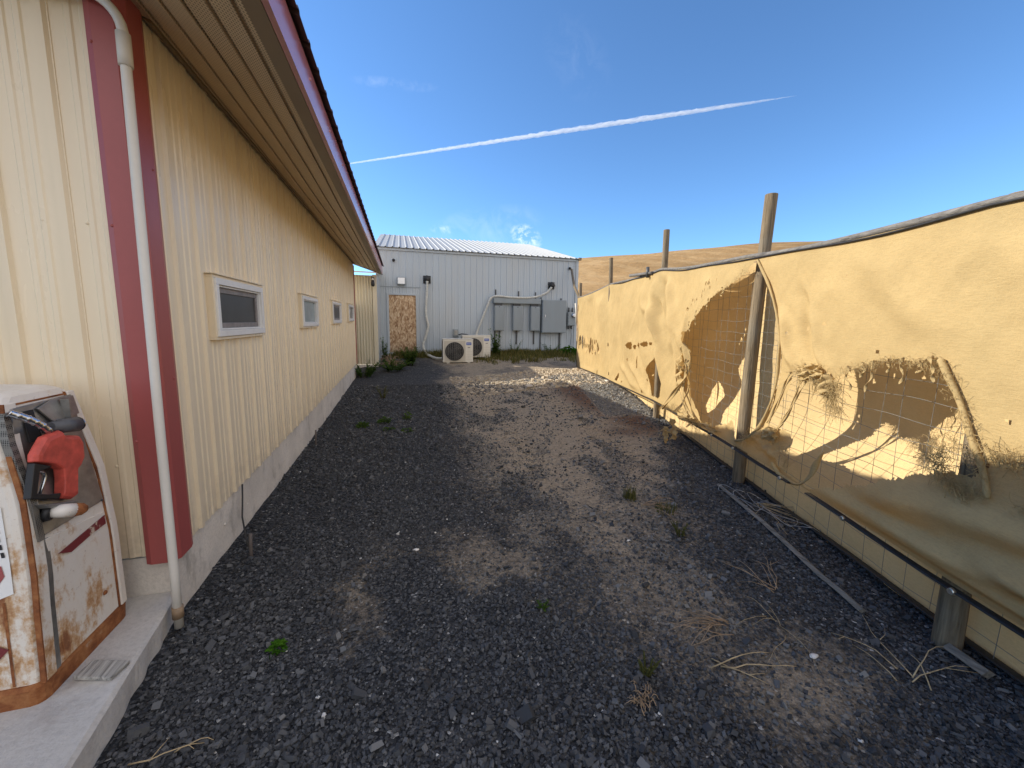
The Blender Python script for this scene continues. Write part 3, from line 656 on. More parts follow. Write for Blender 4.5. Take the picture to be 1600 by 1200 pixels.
# concrete slab under the pump
mb = MB()
top = [(-1.213, 2.345), (-1.195, 2.25), (-1.145, 1.88), (-1.09, 1.46), (-1.02, 0.95), (-0.94, 0.4), (-0.86, -0.3)]
pl = [];  
for (a, b), (c, d) in zip(top, top[1:]):
    for t in np.linspace(0, 1, 14, endpoint=False): pl.append((a+(c-a)*t, b+(d-b)*t))
pl.append(top[-1])
mb.grid([[(-7, y, -1.478) for x, y in pl], [(x-0.014, y, -1.478+0.004*(vnoise(y*7, 1, 3)-.5)) for x, y in pl], [(x+0.006*(vnoise(y*9, 2, 3)-.5), y, -1.490) for x, y in pl],
         [(x+0.018*(vnoise(y*12, 5, 3)-.5), y, -1.60) for x, y in pl], [(x+0.03*(vnoise(y*12, 8, 3)-.5), y, -1.8) for x, y in pl]], False)
tag(obj('concrete_slab', mb, M['slab']), 'low grey concrete slab under the rusty fuel pump, at the building corner', 'slab')

# ------------------------------------------------------------------ the old fuel pump
PXS = [(-1.6, -1.36), (-1.0, -1.345), (-0.7, -1.36), (-0.3, -1.44), (0, -1.46)]
def pxf(z): return float(np.interp(z, [a for a, _ in PXS], [b for _, b in PXS]))
pump = thing('fuel_pump', 'old rusty white fuel pump with a red nozzle, cut off at the left', 'fuel pump', (-1.70, 1.97, -1.478))
def pring(z, x0, x1, y0, y1, r=0.035, n=4):
    pts = []
    for cx_, cy_, a0 in ((x1-r, y0+r, -90), (x1-r, y1-r, 0), (x0+r, y1-r, 90), (x0+r, y0+r, 180)):
        for q in range(n): a = R(a0+90*q/(n-1)); pts.append((cx_+r*math.cos(a), cy_+r*math.sin(a), z))
    return pts
yf = lambda z: float(np.interp(z, [-1.48, -1.08, -0.72, -0.5, -0.33, -0.2], [1.742, 1.748, 1.775, 1.80, 1.845, 1.90]))
yb = lambda z: float(np.interp(z, [-1.48, -0.9, -0.6, -0.33, -0.2], [2.215, 2.19, 2.185, 2.178, 2.16]))
rings = [pring(z, -2.12, pxf(z), yf(z), yb(z)) for z in np.linspace(-1.40, -0.335, 14)]
rings += [pring(-0.312, -2.11, pxf(-0.312)-0.008, yf(-0.312)+0.012, yb(-0.312)-0.01, 0.05), pring(-0.297, -2.09, pxf(-.3)-0.03, yf(-.3)+0.035, yb(-.3)-0.03, 0.06), pring(-0.287, -2.0, pxf(-.3)-0.1, yf(-.3)+0.08, yb(-.3)-0.07, 0.07), pring(-0.281, -1.9, pxf(-.3)-0.22, yf(-.3)+0.13, yb(-.3)-0.12, 0.04)]
mb = MB(); mb.loft(rings, smooth=False); obj('body', mb, M['pump'], pump, bevel=0.003)
mb = MB(); mb.loft([pring(z, -2.14, -1.352+o, 1.733-o, 2.221+o, 0.04) for z, o in ((-1.478, 0.0), (-1.41, 0.004), (-1.395, -0.004))]); obj('base_band', mb, M['rust'], pump)
def strip(mb, pts, w, proud, th=0.006):
    """narrow band on the pump's nozzle side, following its curve; pts (y, z)"""
    P = [(pxf(z)+proud, y, z) for y, z in pts]
    n = len(P); vs = [(p[0], p[1]-w/2, p[2]) for p in P]+[(p[0], p[1]+w/2, p[2]) for p in P]+[(p[0]-th-proud, p[1]-w/2, p[2]) for p in P]+[(p[0]-th-proud, p[1]+w/2, p[2]) for p in P]
    fs = [(i, n+i, n+i+1, i+1) for i in range(n-1)]+[(2*n+i, i, i+1, 2*n+i+1) for i in range(n-1)]+[(n+i, 3*n+i, 3*n+i+1, n+i+1) for i in range(n-1)]+[(0, 2*n, 3*n, n), (n-1, 2*n-1, 4*n-1, 3*n-1)]
    mb.add(vs, fs)
zz = np.linspace(-1.40, -0.33, 16)
mb = MB(); strip(mb, [(yf(z)+0.032, z) for z in zz], 0.048, 0.010); obj('edge_trim', mb, M['pump'], pump, bevel=0.004)
mb = MB(); strip(mb, [(yb(z)-0.024, z) for z in zz], 0.036, 0.010); obj('edge_trim', mb, M['pump'], pump, bevel=0.004)
mb = MB(); strip(mb, [(yf(z)+0.072, z) for z in np.linspace(-1.40, -0.86, 8)], 0.022, 0.003); obj('side_channel', mb, M['galv'], pump)
def on_panel(poly, proud, depth, mb=None):
    """polygon (y, z) lying on the nozzle side"""
    mb = mb or MB(); cz = sum(p[1] for p in poly)/len(poly)
    zs = [p[1] for p in poly]; z0, z1 = min(zs), max(zs); x0, x1 = pxf(z0), pxf(z1); k = (x1-x0)/(z1-z0) if z1 > z0 else 0
    n = Vector((1, 0, -k)).normalized()
    A = [Vector((x0+k*(z-z0), y, z))+n*proud for y, z in poly]; m = len(A)
    area = sum(poly[i][0]*poly[(i+1) % m][1]-poly[(i+1) % m][0]*poly[i][1] for i in range(m))
    fs = [tuple(range(m)), tuple(range(m, 2*m))[::-1]]+[(i, m+i, m+(i+1) % m, (i+1) % m) for i in range(m)]
    if area < 0: fs = [f[::-1] for f in fs]
    mb.add(A+[a-n*depth for a in A], fs); return mb
door = obj('side_panel', on_panel([(1.832, -0.86), (2.128, -0.895), (2.152, -1.392), (1.846, -1.392)], 0.006, 0.012), M['pump'], pump, bevel=0.003)
obj('painted_stripe', on_panel([(1.871, -0.945), (2.126, -0.912), (2.122, -0.952), (2.04, -0.956), (1.923, -0.972)], 0.0085, 0.003), M['stripe'], door)
mb = MB(); mb.dome((pxf(-1.25)+0.006, 2.075, -1.265), 0.011, (1, 0, 0)); obj('lock', mb, M['rust'], door)
boot = obj('nozzle_boot', on_panel([(1.866, -0.352), (2.146, -0.346), (2.142, -0.456), (2.128, -0.842), (1.808, -0.842), (1.806, -0.701), (1.836, -0.468)], 0.014, 0.02), M['galv'], pump, bevel=0.004)
mb = MB(); strip(mb, [(1.84, -0.36), (1.818, -0.47), (1.803, -0.70), (1.803, -0.85)], 0.024, 0.018); obj('perforated_edge', mb, M['perf'], boot)
obj('hose_slot', on_panel([(1.899, -0.371), (1.945, -0.372), (1.936, -0.489), (1.882, -0.491)], 0.0165, 0.004), M['interior'], boot)
obj('hood_plate', on_panel([(1.955, -0.372), (2.03, -0.350), (2.139, -0.352), (2.136, -0.434), (2.05, -0.438), (2.0, -0.442)], 0.024, 0.008), M['galv'], boot, bevel=0.003)
mb = MB(); mb.box(pxf(-.4)+0.02, pxf(-.4)+0.05, 2.058, 2.066, -0.437, -0.352); obj('rib', mb, M['galv'], boot)
mb = MB(); mb.prism([(1.80, -0.705), (1.815, -0.73), (1.95, -0.770), (1.953, -0.760), (1.822, -0.718)], (pxf(-.73)+0.014, 0, 0), (0, 1, 0), (0, 0, 1), (0.035, 0, 0)); obj('bracket', mb, M['galv'], boot, bevel=0.003)
X0 = pxf(-0.45)
mb = MB(); mb.tube([(X0+0.055, 1.93, -0.440), (X0+0.06, 1.965, -0.446), (X0+0.062, 1.967, -0.446), (X0+0.068, 2.035, -0.457)], [0.020, 0.022, 0.029, 0.030], 18); mb.tube([(X0+0.068, 2.036, -0.457), (X0+0.070, 2.043, -0.458)], [0.024, 0.022], 18); sw = obj('hose_swivel', mb, M['swivel'], boot)
mb = MB(); mb.tube([(X0+0.068, 2.040, -0.4575), (X0+0.069, 2.047, -0.4585)], [0.031, 0.029], 18); obj('end_cap', mb, M['chrome'], sw)
nz_ = thing('fuel_nozzle', 'red fuel nozzle with black guard hung in the side of the rusty pump', 'nozzle', (X0+0.05, 1.92, -0.6))
mb = MB(); pth = [(X0+0.012, 1.832, -0.357), (X0+0.045, 1.872, -0.402), (X0+0.062, 1.915, -0.455)]
fine = [tuple(np.array(pth[0])*(1-t)+np.array(pth[2])*t + np.array((0.012, 0, 0.004))*math.sin(math.pi*t)) for t in np.linspace(0, 1, 34)]
mb.tube(fine, [0.0135+0.0022*(1 if (i % 6) < 1 else 0) for i in range(34)], 12); obj('spout', mb, M['chrome'], nz_)
body = [(1.845, -0.462), (1.917, -0.456), (1.929, -0.481), (2.001, -0.503), (2.017, -0.535), (2.014, -0.6), (1.990, -0.631), (1.971, -0.640), (1.953, -0.75), (1.926, -0.753), (1.882, -0.728), (1.894, -0.665), (1.896, -0.612), (1.866, -0.581), (1.79, -0.543), (1.795, -0.516), (1.815, -0.493)]
mb = MB(); XN = X0+0.052; body = [(y+0.022, z) for y, z in body]
cy_ = sum(p[0] for p in body)/len(body); cz_ = sum(p[1] for p in body)/len(body)
rings = [[(XN+dx, y+(cy_-y)*s, z+(cz_-z)*s) for y, z in body] for dx, s in ((0.0, 0.08), (0.006, 0.0), (0.024, 0.0), (0.034, 0.06), (0.038, 0.16))]
mb.loft(rings[::-1] if False else rings); obj('body_cover', mb, M['red_plastic'], nz_, bevel=0.006)
guard = [(1.792, -0.548), (1.756, -0.672), (1.873, -0.726), (1.884, -0.706), (1.832, -0.688), (1.786, -0.664), (1.808, -0.588), (1.865, -0.586)]
guard = [(y+0.02, z) for y, z in guard]
mb = MB(); mb.prism(guard, (XN+0.004, 0, 0), (0, 1, 0), (0, 0, 1), (0.024, 0, 0)); obj('guard', mb, M['black'], nz_, bevel=0.003)
mb = MB(); mb.tube([(XN+0.018, y, z) for y, z in ((1.806, -0.612), (1.812, -0.592), (1.832, -0.589), (1.852, -0.600), (1.857, -0.618), (1.842, -0.645), (1.822, -0.682))], [0.006, 0.008, 0.008, 0.008, 0.008, 0.007, 0.006], 8, flat=0.55); obj('trigger', mb, M['chrome'], nz_)
XC = pxf(-0.77)
mb = MB(); mb.tube([(XC+0.012, 1.842, -0.758), (XC+0.03, 1.848, -0.760)], [0.034, 0.030], 18); obj('holder_ring', mb, M['black'], boot)
mb = MB(); mb.tube([(XC+0.025, 1.845, -0.757), (XC+0.055, 1.862, -0.764), (XC+0.072, 1.885, -0.774)], [0.022, 0.026, 0.026], 16); obj('holder_arm', mb, M['pump'], boot)
mb = MB(); mb.tube([(XC+0.071, 1.884, -0.7737), (XC+0.085, 1.903, -0.781), (XC+0.092, 1.913, -0.785)], [0.0262, 0.024, 0.014], 16); obj('holder_tip', mb, M['rust'], boot)
mb = MB(); strip(mb, [(yb(z)-0.0475, z) for z in zz], 0.008, 0.0045); obj('panel_seam', mb, M['rust'], pump)
mb = MB(); strip(mb, [(yf(z)+0.006, z) for z in zz], 0.006, 0.0108); obj('panel_seam', mb, M['rust'], pump)
mb = MB(); strip(mb, [(y, -0.338) for y in np.linspace(1.862, 2.165, 3)][:2]+[(2.165, -0.3381)], 0.004, 0.003) if False else mb.loft([pring(z, -2.121, pxf(z)+0.002, yf(z)-0.002, yb(z)+0.002) for z in (-0.343, -0.336)]); obj('top_seam', mb, M['rust'], pump)
for y, z in ((1.873, -0.36), (2.138, -0.36), (1.815, -0.835), (2.115, -0.835)): obj('screw', MB().dome((pxf(z)+0.014, y, z), 0.006, (1, 0, 0)), M['dark_steel'], boot)
# torn sticker and seam on the camera-facing face
mb = MB()
def on_front(poly, proud):
    P = [(x, yf(z)-proud, z) for x, z in poly]; return P
pf = [(-1.60, -0.66), (-1.415, -0.695), (-1.408, -0.80), (-1.402, -0.90), (-1.398, -1.02), (-1.44, -1.035), (-1.60, -1.04)]
stk = MB().add(on_front(pf, 0.004)+on_front(pf, -0.004), [tuple(range(7))]); stick = obj('sticker', stk, M['paper'], pump)
pm = [(-1.60, -0.905), (-1.425, -0.91), (-1.418, -0.95), (-1.44, -0.985), (-1.47, -1.015), (-1.60, -1.02)]
obj('printed_patch', MB().add(on_front(pm, 0.006), [tuple(range(6))]), M['maroon'], stick)
for z, dx in ((-0.71, 0), (-0.77, .02), (-0.80, .02), (-0.83, .025), (-0.86, .03)):
    mk = MB(); mk.add(on_front([(-1.455+dx, z), (-1.445+dx, z), (-1.442+dx, z-0.02), (-1.452+dx, z-0.02)], 0.006), [(0, 1, 2, 3)]); obj('printed_mark', mk, M['black'], stick)
obj('sticker', MB().add(on_front([(-1.60, -1.24), (-1.46, -1.215), (-1.43, -1.235), (-1.50, -1.31), (-1.60, -1.35)], 0.005), [(0, 1, 2, 3, 4)]), M['stripe'], pump)
mb = MB(); 
for z0, z1 in ((-1.39, -1.05),):
    mb.add(on_front([(-1.437, z0), (-1.428, z0), (-1.424, z1), (-1.433, z1)], 0.003), [(0, 1, 2, 3)])
obj('panel_seam', mb, M['rust'], pump)
mb = MB(); mb.box(-1.31, -1.16, 1.80, 1.88, -1.4775, -1.460); mb.v = [(x+0.25*(y-1.85), y-0.3*(x+1.22), z) for x, y, z in mb.v]
tag(obj('wood_block', mb, M['pale_plank'], bevel=0.004), 'small flat grey wood offcut lying on the slab beside the pump', 'wood block')

# ------------------------------------------------------------------ the white building across the end
WY = 14.3; WX0, WX1 = -0.80, 6.73
wb = thing('metal_building', 'white ribbed metal building with a boarded-up door, closing off the far end', 'building', (WX0, WY, -1.24))
mb = MB()
DOOR = (-0.46, 0.52, -1.6, 0.915)
prof = rib_profile(WX0, WX1, pitch=0.2286, phase=-0.75, minor=0.004, breaks=DOOR[:2], seam=4)
sheet(mb, prof, lambda s, d, z: (s, WY-d, z), lambda s: -1.5, lambda s: 2.50, [DOOR])
for z in (1.72, 0.55, -0.45):
    for x in np.arange(WX0+0.27, WX1-0.1, 0.2286): mb.dome((x-0.04, WY-0.001, z+0.006*math.sin(x*9)), 0.011, (0, -1, 0), 6)
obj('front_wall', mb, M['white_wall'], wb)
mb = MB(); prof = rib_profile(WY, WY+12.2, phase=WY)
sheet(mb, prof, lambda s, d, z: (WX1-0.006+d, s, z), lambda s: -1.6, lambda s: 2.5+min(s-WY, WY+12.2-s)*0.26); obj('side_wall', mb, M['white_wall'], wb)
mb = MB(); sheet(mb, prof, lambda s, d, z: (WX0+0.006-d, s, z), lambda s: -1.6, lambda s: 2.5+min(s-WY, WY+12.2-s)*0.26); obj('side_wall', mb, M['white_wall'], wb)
mb = MB(); pr = rib_profile(WX0-0.1, WX1+0.06, phase=-0.75, h=0.03, base=0.06, minor=0)
sz_ = 0.268
for (s0, d0), (s1, d1) in zip(pr, pr[1:]):
    a = (WY-0.12, 2.49); b = (WY+6.1, 2.49+6.22*sz_); c = (WY+12.3, 2.49)
    for t in (0, -0.006):
        mb.add([(s0, a[0], a[1]+d0+t), (s1, a[0], a[1]+d1+t), (s1, b[0], b[1]+d1+t), (s0, b[0], b[1]+d0+t), (s1, c[0], c[1]+d1+t), (s0, c[0], c[1]+d0+t)], [(0, 1, 2, 3), (3, 2, 4, 5)])
    mb.add([(s0, a[0], a[1]+d0), (s1, a[0], a[1]+d1), (s1, a[0], a[1]+d1-0.006), (s0, a[0], a[1]+d0-0.006)], [(0, 1, 2, 3)])
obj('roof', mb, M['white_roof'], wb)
mb = MB(); mb.box(WX0-0.01, WX1+0.02, WY-0.05, WY-0.022, 2.40, 2.47); obj('eave_trim', mb, M['white_wall'], wb)
mb = MB(); mb.box(WX1-0.075, WX1+0.03, WY-0.035, WY-0.024, -1.4, 2.40); mb.box(WX1+0.022, WX1+0.03, WY-0.024, WY+0.08, -1.4, 2.40); obj('corner_trim', mb, M['white_wall'], wb)
mb = MB(); mb.box(WX0-0.03, WX0+0.09, WY-0.035, WY-0.024, -1.4, 2.40); obj('corner_trim', mb, M['white_wall'], wb)
mb = MB(); mb.box(WX1-0.02, WX1+0.09, WY-0.16, WY-0.03, 2.44, 2.535); obj('gutter_end', mb, M['brown_trim'], wb)
mb = MB(); mb.box(WX0+0.1, 0.66, WY-0.030, WY-0.024, 1.155, 1.175); obj('sheet_lap', mb, M['grey_steel'], wb)
dr = obj('door', MB().box(-0.425, 0.49, WY-0.012, WY+0.03, -1.13, 0.885), M['osb'], wb)
mb = MB(); mb.box(-0.50, -0.425, WY-0.045, WY+0.05, -1.24, 0.945); mb.box(0.49, 0.555, WY-0.045, WY+0.05, -1.24, 0.945); mb.box(-0.425, 0.49, WY-0.045, WY+0.05, 0.885, 0.945); mb.box(-0.425, 0.49, WY-0.03, WY+0.05, -1.24, -1.13)
obj('door_frame', mb, M['white_wall'], dr, bevel=0.004)

fl = thing('flood_light', 'square wall floodlight with a white lens over the boarded door', 'floodlight', (0.008, WY-0.02, 1.36))
mb = MB(); mb.loft([pring(z, -0.13, 0.15, WY-0.16, WY-0.022, 0.02) for z in (1.24, 1.26)]+[pring(1.50, -0.13, 0.15, WY-0.11, WY-0.022, 0.02)]); obj('housing', mb, M['grey_steel'], fl, bevel=0.006)
mb = MB(); mb.add([(-0.105, WY-0.163, 1.265), (0.125, WY-0.163, 1.265), (0.125, WY-0.121, 1.475), (-0.105, WY-0.121, 1.475)], [(0, 1, 2, 3)]); obj('lens', mb, M['lamp_glass'], fl)
for nm, x, z, lab in (('wall_vent', -0.233, 2.065, 'small black round fixture high on the white wall, above the floodlight'), ('wall_vent', 6.36, 2.12, 'small black round fixture high on the white wall, by its right corner')):
    mb = MB(); mb.tube([(x, WY-0.02, z), (x, WY-0.06, z), (x, WY-0.10, z-0.012), (x, WY-0.115, z-0.02)], [0.035, 0.05, 0.05, 0.03], 14)
    tag(obj(nm, mb, M['black']), lab, 'vent')

def lineset(name, label, cap, path, r=0.045):
    t = thing(name, label, 'hose', cap)
    mb = MB(); x, y, z = cap
    mb.tube([(x, WY-0.02, z+0.01), (x, WY-0.06, z+0.02), (x, WY-0.13, z-0.01), (x, WY-0.16, z-0.05)], [0.12, 0.13, 0.115, 0.06], 14); mb.box(x-0.13, x+0.13, WY-0.035, WY-0.022, z-0.13, z+0.14)
    obj('wall_cap', mb, M['black'], t, bevel=0.006)
    P = [Vector(p) for p in path]; Q = []
    for i in range(len(P)-1):
        p0 = P[max(i-1, 0)]; p1 = P[i]; p2 = P[i+1]; p3 = P[min(i+2, len(P)-1)]
        for k in range(5):
            u = k/5; Q.append(0.5*((2*p1)+(p2-p0)*u+(2*p0-5*p1+4*p2-p3)*u*u+(3*p1-p0-3*p2+p3)*u**3))
    Q.append(P[-1])
    mb = MB(); mb.tube(Q, [r*(1+0.10*math.sin(i*1.9)) for i in range(len(Q))], 10); obj('insulated_pipe', mb, M['foam'], t)
lineset('line_set', 'pale insulated hose hanging down the white wall beside the boarded door', (0.888, WY, 1.45),
        [(0.888, WY-0.14, 1.40), (0.875, WY-0.11, 1.15), (0.85, WY-0.10, 0.7), (0.83, WY-0.10, 0.3), (0.87, WY-0.11, 0.0), (0.90, WY-0.12, -0.2), (0.80, WY-0.13, -0.6), (0.72, WY-0.17, -0.85), (0.78, WY-0.35, -1.12), (0.95, WY-0.8, -1.22), (1.12, 13.05, -1.25), (1.30, 12.85, -1.22)])
lineset('line_set', 'pale insulated hose running over the grey electrical boxes to the rear cooling unit', (5.628, WY, 1.42),
        [(5.60, WY-0.13, 1.36), (5.40, WY-0.13, 1.15), (5.0, WY-0.16, 0.98), (4.5, WY-0.20, 0.92), (3.9, WY-0.21, 0.92), (3.45, WY-0.21, 0.95), (3.20, WY-0.17, 0.88), (3.05, WY-0.13, 0.55), (2.82, WY-0.13, -0.02), (2.66, WY-0.14, -0.45), (2.62, WY-0.3, -0.75)], 0.042)

# electrical boxes
def enclosure(name, label, x0, x1, z0, z1, d, extras=None, cat='electrical box', group=None, lip=True):
    t = thing(name, label, cat, ((x0+x1)/2, WY-0.02, z0), group)
    mb = MB(); mb.box(x0, x1, WY-0.05-d, WY-0.05, z0, z1); obj('cabinet', mb, M['grey_steel'], t, bevel=0.008)
    if lip:
        mb = MB(); mb.box(x0+0.018, x1-0.018, WY-0.062-d, WY-0.0501-d, z0+0.02, z1-0.02); dd = obj('cover', mb, M['grey_steel'], t, bevel=0.005)
    return t
def strut(x, z0, z1, w=0.045): return MB().box(x-w/2, x+w/2, WY-0.048, WY-0.022, z0, z1)
def add_strut(t, *spans):
    for s in spans: obj('strut', strut(*s), M['dark_steel'], t)
t = enclosure('wireway', 'long grey horizontal metal trough above the three narrow electrical boxes', 3.29, 5.16, 0.69, 0.905, 0.15, cat='cable trough')
add_strut(t, (3.40, 0.45, 1.20), (4.30, 0.45, 1.17), (4.98, 0.45, 1.15))
names = ('leftmost of the three narrow grey electrical boxes under the trough', 'middle one of the three narrow grey electrical boxes under the trough', 'third narrow grey electrical box, next to the large grey cabinet')
for (x0, x1), lab in zip(((3.325, 3.69), (4.04, 4.41), (4.745, 5.125)), names):
    t = enclosure('disconnect_box', lab, x0, x1, -0.325, 0.60, 0.17, group='narrow electrical boxes under the trough')
    xm = (x0+x1)/2
    mb = MB(); mb.box(x0+0.03, x1-0.06, WY-0.15, WY-0.06, 0.60, 0.69); obj('conduit_nipple', mb, M['dark_steel'], t)
    mb = MB(); mb.dome((xm, WY-0.232, 0.56), 0.02, (0, -1, 0)); obj('latch', mb, M['dark_steel'], t)
    add_strut(t, (xm-0.03+(0.04 if lab[0] != 'l' else -0.1), -0.85 if lab[0] != 'l' else -1.15, -0.325))
    if lab[0] == 'l': add_strut(t, (xm+0.05, -0.62, -0.325, 0.03))
t = enclosure('electrical_cabinet', 'large square grey electrical cabinet, right of the three narrow boxes', 5.20, 6.19, -0.395, 0.865, 0.22, cat='electrical cabinet')
add_strut(t, (5.215, -1.28, -0.395), (6.03, -1.25, -0.395, 0.06), (5.215, 0.865, 0.96), (6.05, 0.865, 0.95))
mb = MB(); mb.box(5.30, 5.325, WY-0.30, WY-0.282, 0.20, 0.30); obj('latch', mb, M['chrome'], t, bevel=0.003)
mb = MB(); mb.box(6.19, 6.205, WY-0.25, WY-0.20, 0.05, 0.16); obj('hinge', mb, M['dark_steel'], t)
t = enclosure('electric_meter', 'small grey electric meter box with a round dial by the right corner', 6.31, 6.62, -0.11, 0.42, 0.14, cat='electric meter')
mb = MB(); mb.tube([(6.53, WY-0.20, 0.29), (6.53, WY-0.235, 0.29), (6.53, WY-0.29, 0.29), (6.53, WY-0.305, 0.29)], [0.095, 0.095, 0.082, 0.05], 20); obj('dial', mb, M['chrome'], t)
for x in (6.37, 6.52): obj('conduit', MB().cyl((x, WY-0.1, 0.42), (x, WY-0.1, 0.60), 0.032, 12), M['dark_steel'], t)
for x in (6.37, 6.50): obj('conduit', MB().cyl((x, WY-0.1, -0.24), (x, WY-0.1, -0.11), 0.036, 12), M['dark_steel'], t)
mb = MB(); mb.tube([(6.50, WY-0.1, -0.2), (6.51, WY-0.12, -0.5), (6.49, WY-0.12, -0.8), (6.42, WY-0.12, -1.05), (6.40, WY-0.15, -1.28)], 0.022, 8); obj('cable', mb, M['grey_steel'], t)
t = thing('outlet_box', 'small grey outlet box on the white wall above the front cooling unit', 'outlet box', (1.9, WY, -0.55))
mb = MB(); mb.box(1.80, 1.99, WY-0.12, WY-0.024, -0.56, -0.29); obj('cover', mb, M['grey_steel'], t, bevel=0.01)
mb = MB(); mb.box(1.835, 1.955, WY-0.135, WY-0.1205, -0.52, -0.33); obj('lid', mb, M['galv'], t, bevel=0.006)
mb = MB(); mb.tube([(1.97, WY-0.08, -0.5), (2.1, WY-0.12, -0.46), (2.25, WY-0.3, -0.47), (2.33, WY-0.6, -0.50)], 0.02, 8); obj('flexible_conduit', mb, M['dark_steel'], t)

# mini-split outdoor units
def ac_unit(loc, label):
    t = thing('cooling_unit', label, 'cooling unit', loc, 'outdoor cooling units by the white wall')
    W, D, H = 0.99, 0.36, 0.80
    mb = MB(); mb.box(0, W, 0, D, 0.03, H-0.02); obj('cabinet', mb, M['ac'], t, bevel=0.014, local=True)
    mb = MB(); mb.box(-0.01, W+0.01, -0.012, D+0.01, H-0.02, H); obj('lid', mb, M['ac'], t, bevel=0.007, local=True)
    mb = MB(); mb.box(0.045, 0.735, -0.010, -0.0005, 0.06, H-0.06); obj('fan_panel', mb, M['ac_panel'], t, bevel=0.004, local=True)
    c = (0.375, H*0.49); r = 0.305; n = 40
    mb = MB(); mb.add([(c[0]+r*math.cos(2*math.pi*j/n), -0.0125, c[1]+r*math.sin(2*math.pi*j/n)) for j in range(n)], [tuple(range(n))]); obj('fan_opening', mb, M['interior'], t, local=True)
    mb = MB()
    for k in range(3):
        a0 = k*2*math.pi/3+0.4
        mb.grid([[(c[0]+q*math.cos(a0+s*1.15), -0.020+0.006*s, c[1]+q*math.sin(a0+s*1.15)) for q in np.linspace(0.06, 0.27, 5)] for s in np.linspace(0, 1, 7)])
    mb.tube([(c[0], -0.014, c[1]), (c[0], -0.026, c[1])], [0.07, 0.06], 18); obj('fan', mb, M['fan'], t, local=True)
    mb = MB()
    for q in (0.10, 0.155, 0.21, 0.26, 0.303):
        pts = [(c[0]+q*math.cos(2*math.pi*j/36), -0.032, c[1]+q*math.sin(2*math.pi*j/36)) for j in range(37)]
        mb.tube(pts, 0.0045 if q < 0.3 else 0.008, 5, False)
    for j in range(9):
        x = -0.27+j*0.0675; h = math.sqrt(max(0, 0.303**2-x*x)); mb.tube([(c[0]+x, -0.036, c[1]-h), (c[0]+x, -0.036, c[1]+h)], 0.0045, 5)
    obj('fan_guard', mb, M['wire'], t, local=True)
    mb = MB(); mb.box(0.765, 0.93, -0.008, -0.0005, 0.60, 0.685); bd = obj('badge', mb, M['blue'], t, local=True)
    mb = MB()
    for j, w in enumerate((0.016, 0.010, 0.016, 0.012, 0.014)): mb.box(0.785+j*0.026, 0.785+j*0.026+w, -0.0095, -0.0085, 0.628, 0.655)
    obj('lettering', mb, M['badge_white'], bd, local=True)
    mb = MB(); mb.box(0.81, 0.89, -0.004, -0.0005, 0.505, 0.525); obj('small_label', mb, M['wire'], t, local=True)
    mb = MB()
    for j in range(4): mb.box(0.76, W-0.03, -0.005, -0.0005, 0.12+j*0.085, 0.126+j*0.085)
    obj('panel_grooves', mb, M['ac_panel'], t, local=True)
    mb = MB()
    for j in range(16): mb.box(-0.012, -0.0005, 0.04, D-0.04, 0.10+j*0.041, 0.118+j*0.041)
    obj('side_grille', mb, M['fan'], t, local=True)
    for x in (0.12, 0.80):
        mb = MB(); mb.box(x, x+0.09, -0.03, D+0.03, 0.0, 0.03); obj('foot', mb, M['ac_panel'], t, local=True)
    return t
ac_unit((1.262, 12.6, float(gz(1.75, 12.7))-0.005), 'cream outdoor cooling unit nearer the camera, overlapping the other one')
ac_unit((1.99, 13.2, float(gz(2.4, 13.3))+0.04), 'cream outdoor cooling unit half hidden behind the nearer one')

# pale yellow corrugated shed between the two buildings
SHY = 12.33
sh = thing('corrugated_shed', 'narrow pale yellow corrugated shed between the tan and white buildings', 'shed', (-0.86, 12.2, -1.4))
mb = MB(); xs = np.arange(-3.2, -0.815, 0.0095)
mb.grid([[(x, SHY-0.020*math.sin(2*math.pi*x/0.080), z) for x in xs] for z in (-1.33, 1.31)], True); obj('front_wall', mb, M['shed_yellow'], sh)
mb = MB(); mb.box(-0.82, -0.70, SHY-0.035, SHY+0.08, -1.36, 1.33); obj('corner_trim', mb, M['shed_yellow'], sh, bevel=0.006)
mb = MB(); mb.box(-0.722, -0.702, SHY+0.08, 14.24, -1.36, 1.36); obj('side_wall', mb, M['white_wall'], sh)
mb = MB(); mb.box(-1.36, -1.33, 11.0, SHY-0.03, -1.8, 0.45); obj('sun_block_panel', mb, M['shed_yellow'], sh)  # unseen panel added to keep stray sun off the yard
mb = MB(); mb.box(-3.2, -0.71, SHY-0.01, 14.2, -1.8, -1.335); obj('footing', mb, M['foundation'], sh)
mb = MB(); mb.add([(-3.3, 11.95, 1.34), (-0.60, 11.95, 1.34), (-0.66, 14.24, 1.60), (-3.3, 14.24, 1.60)]+[(-3.3, 11.95, 1.375), (-0.60, 11.95, 1.375), (-0.66, 14.24, 1.635), (-3.3, 14.24, 1.635)], [(0, 3, 2, 1), (4, 5, 6, 7), (0, 1, 5, 4), (1, 2, 6, 5), (2, 3, 7, 6), (3, 0, 4, 7)]); obj('roof', mb, M['shed_roof'], sh)
t = thing('wall_light', 'small dark wall light under the roof of the yellow shed corner', 'wall light', (-0.80, 12.14, 1.15))
mb = MB(); mb.box(-0.84, -0.77, 12.23, 12.294, 1.12, 1.26); obj('bracket', mb, M['rebar'], t, bevel=0.006)
mb = MB(); mb.tube([(-0.80, 12.20, 1.16), (-0.80, 12.19, 1.10), (-0.80, 12.19, 1.02), (-0.80, 12.19, 0.98)], [0.03, 0.05, 0.055, 0.03], 12); obj('lamp', mb, M['black'], t)
mb = MB(); mb.tube([(-0.80, 12.20, 1.225), (-0.80, 12.195, 1.165)], [0.02, 0.036], 12); obj('shade', mb, M['lamp_glass'], t)

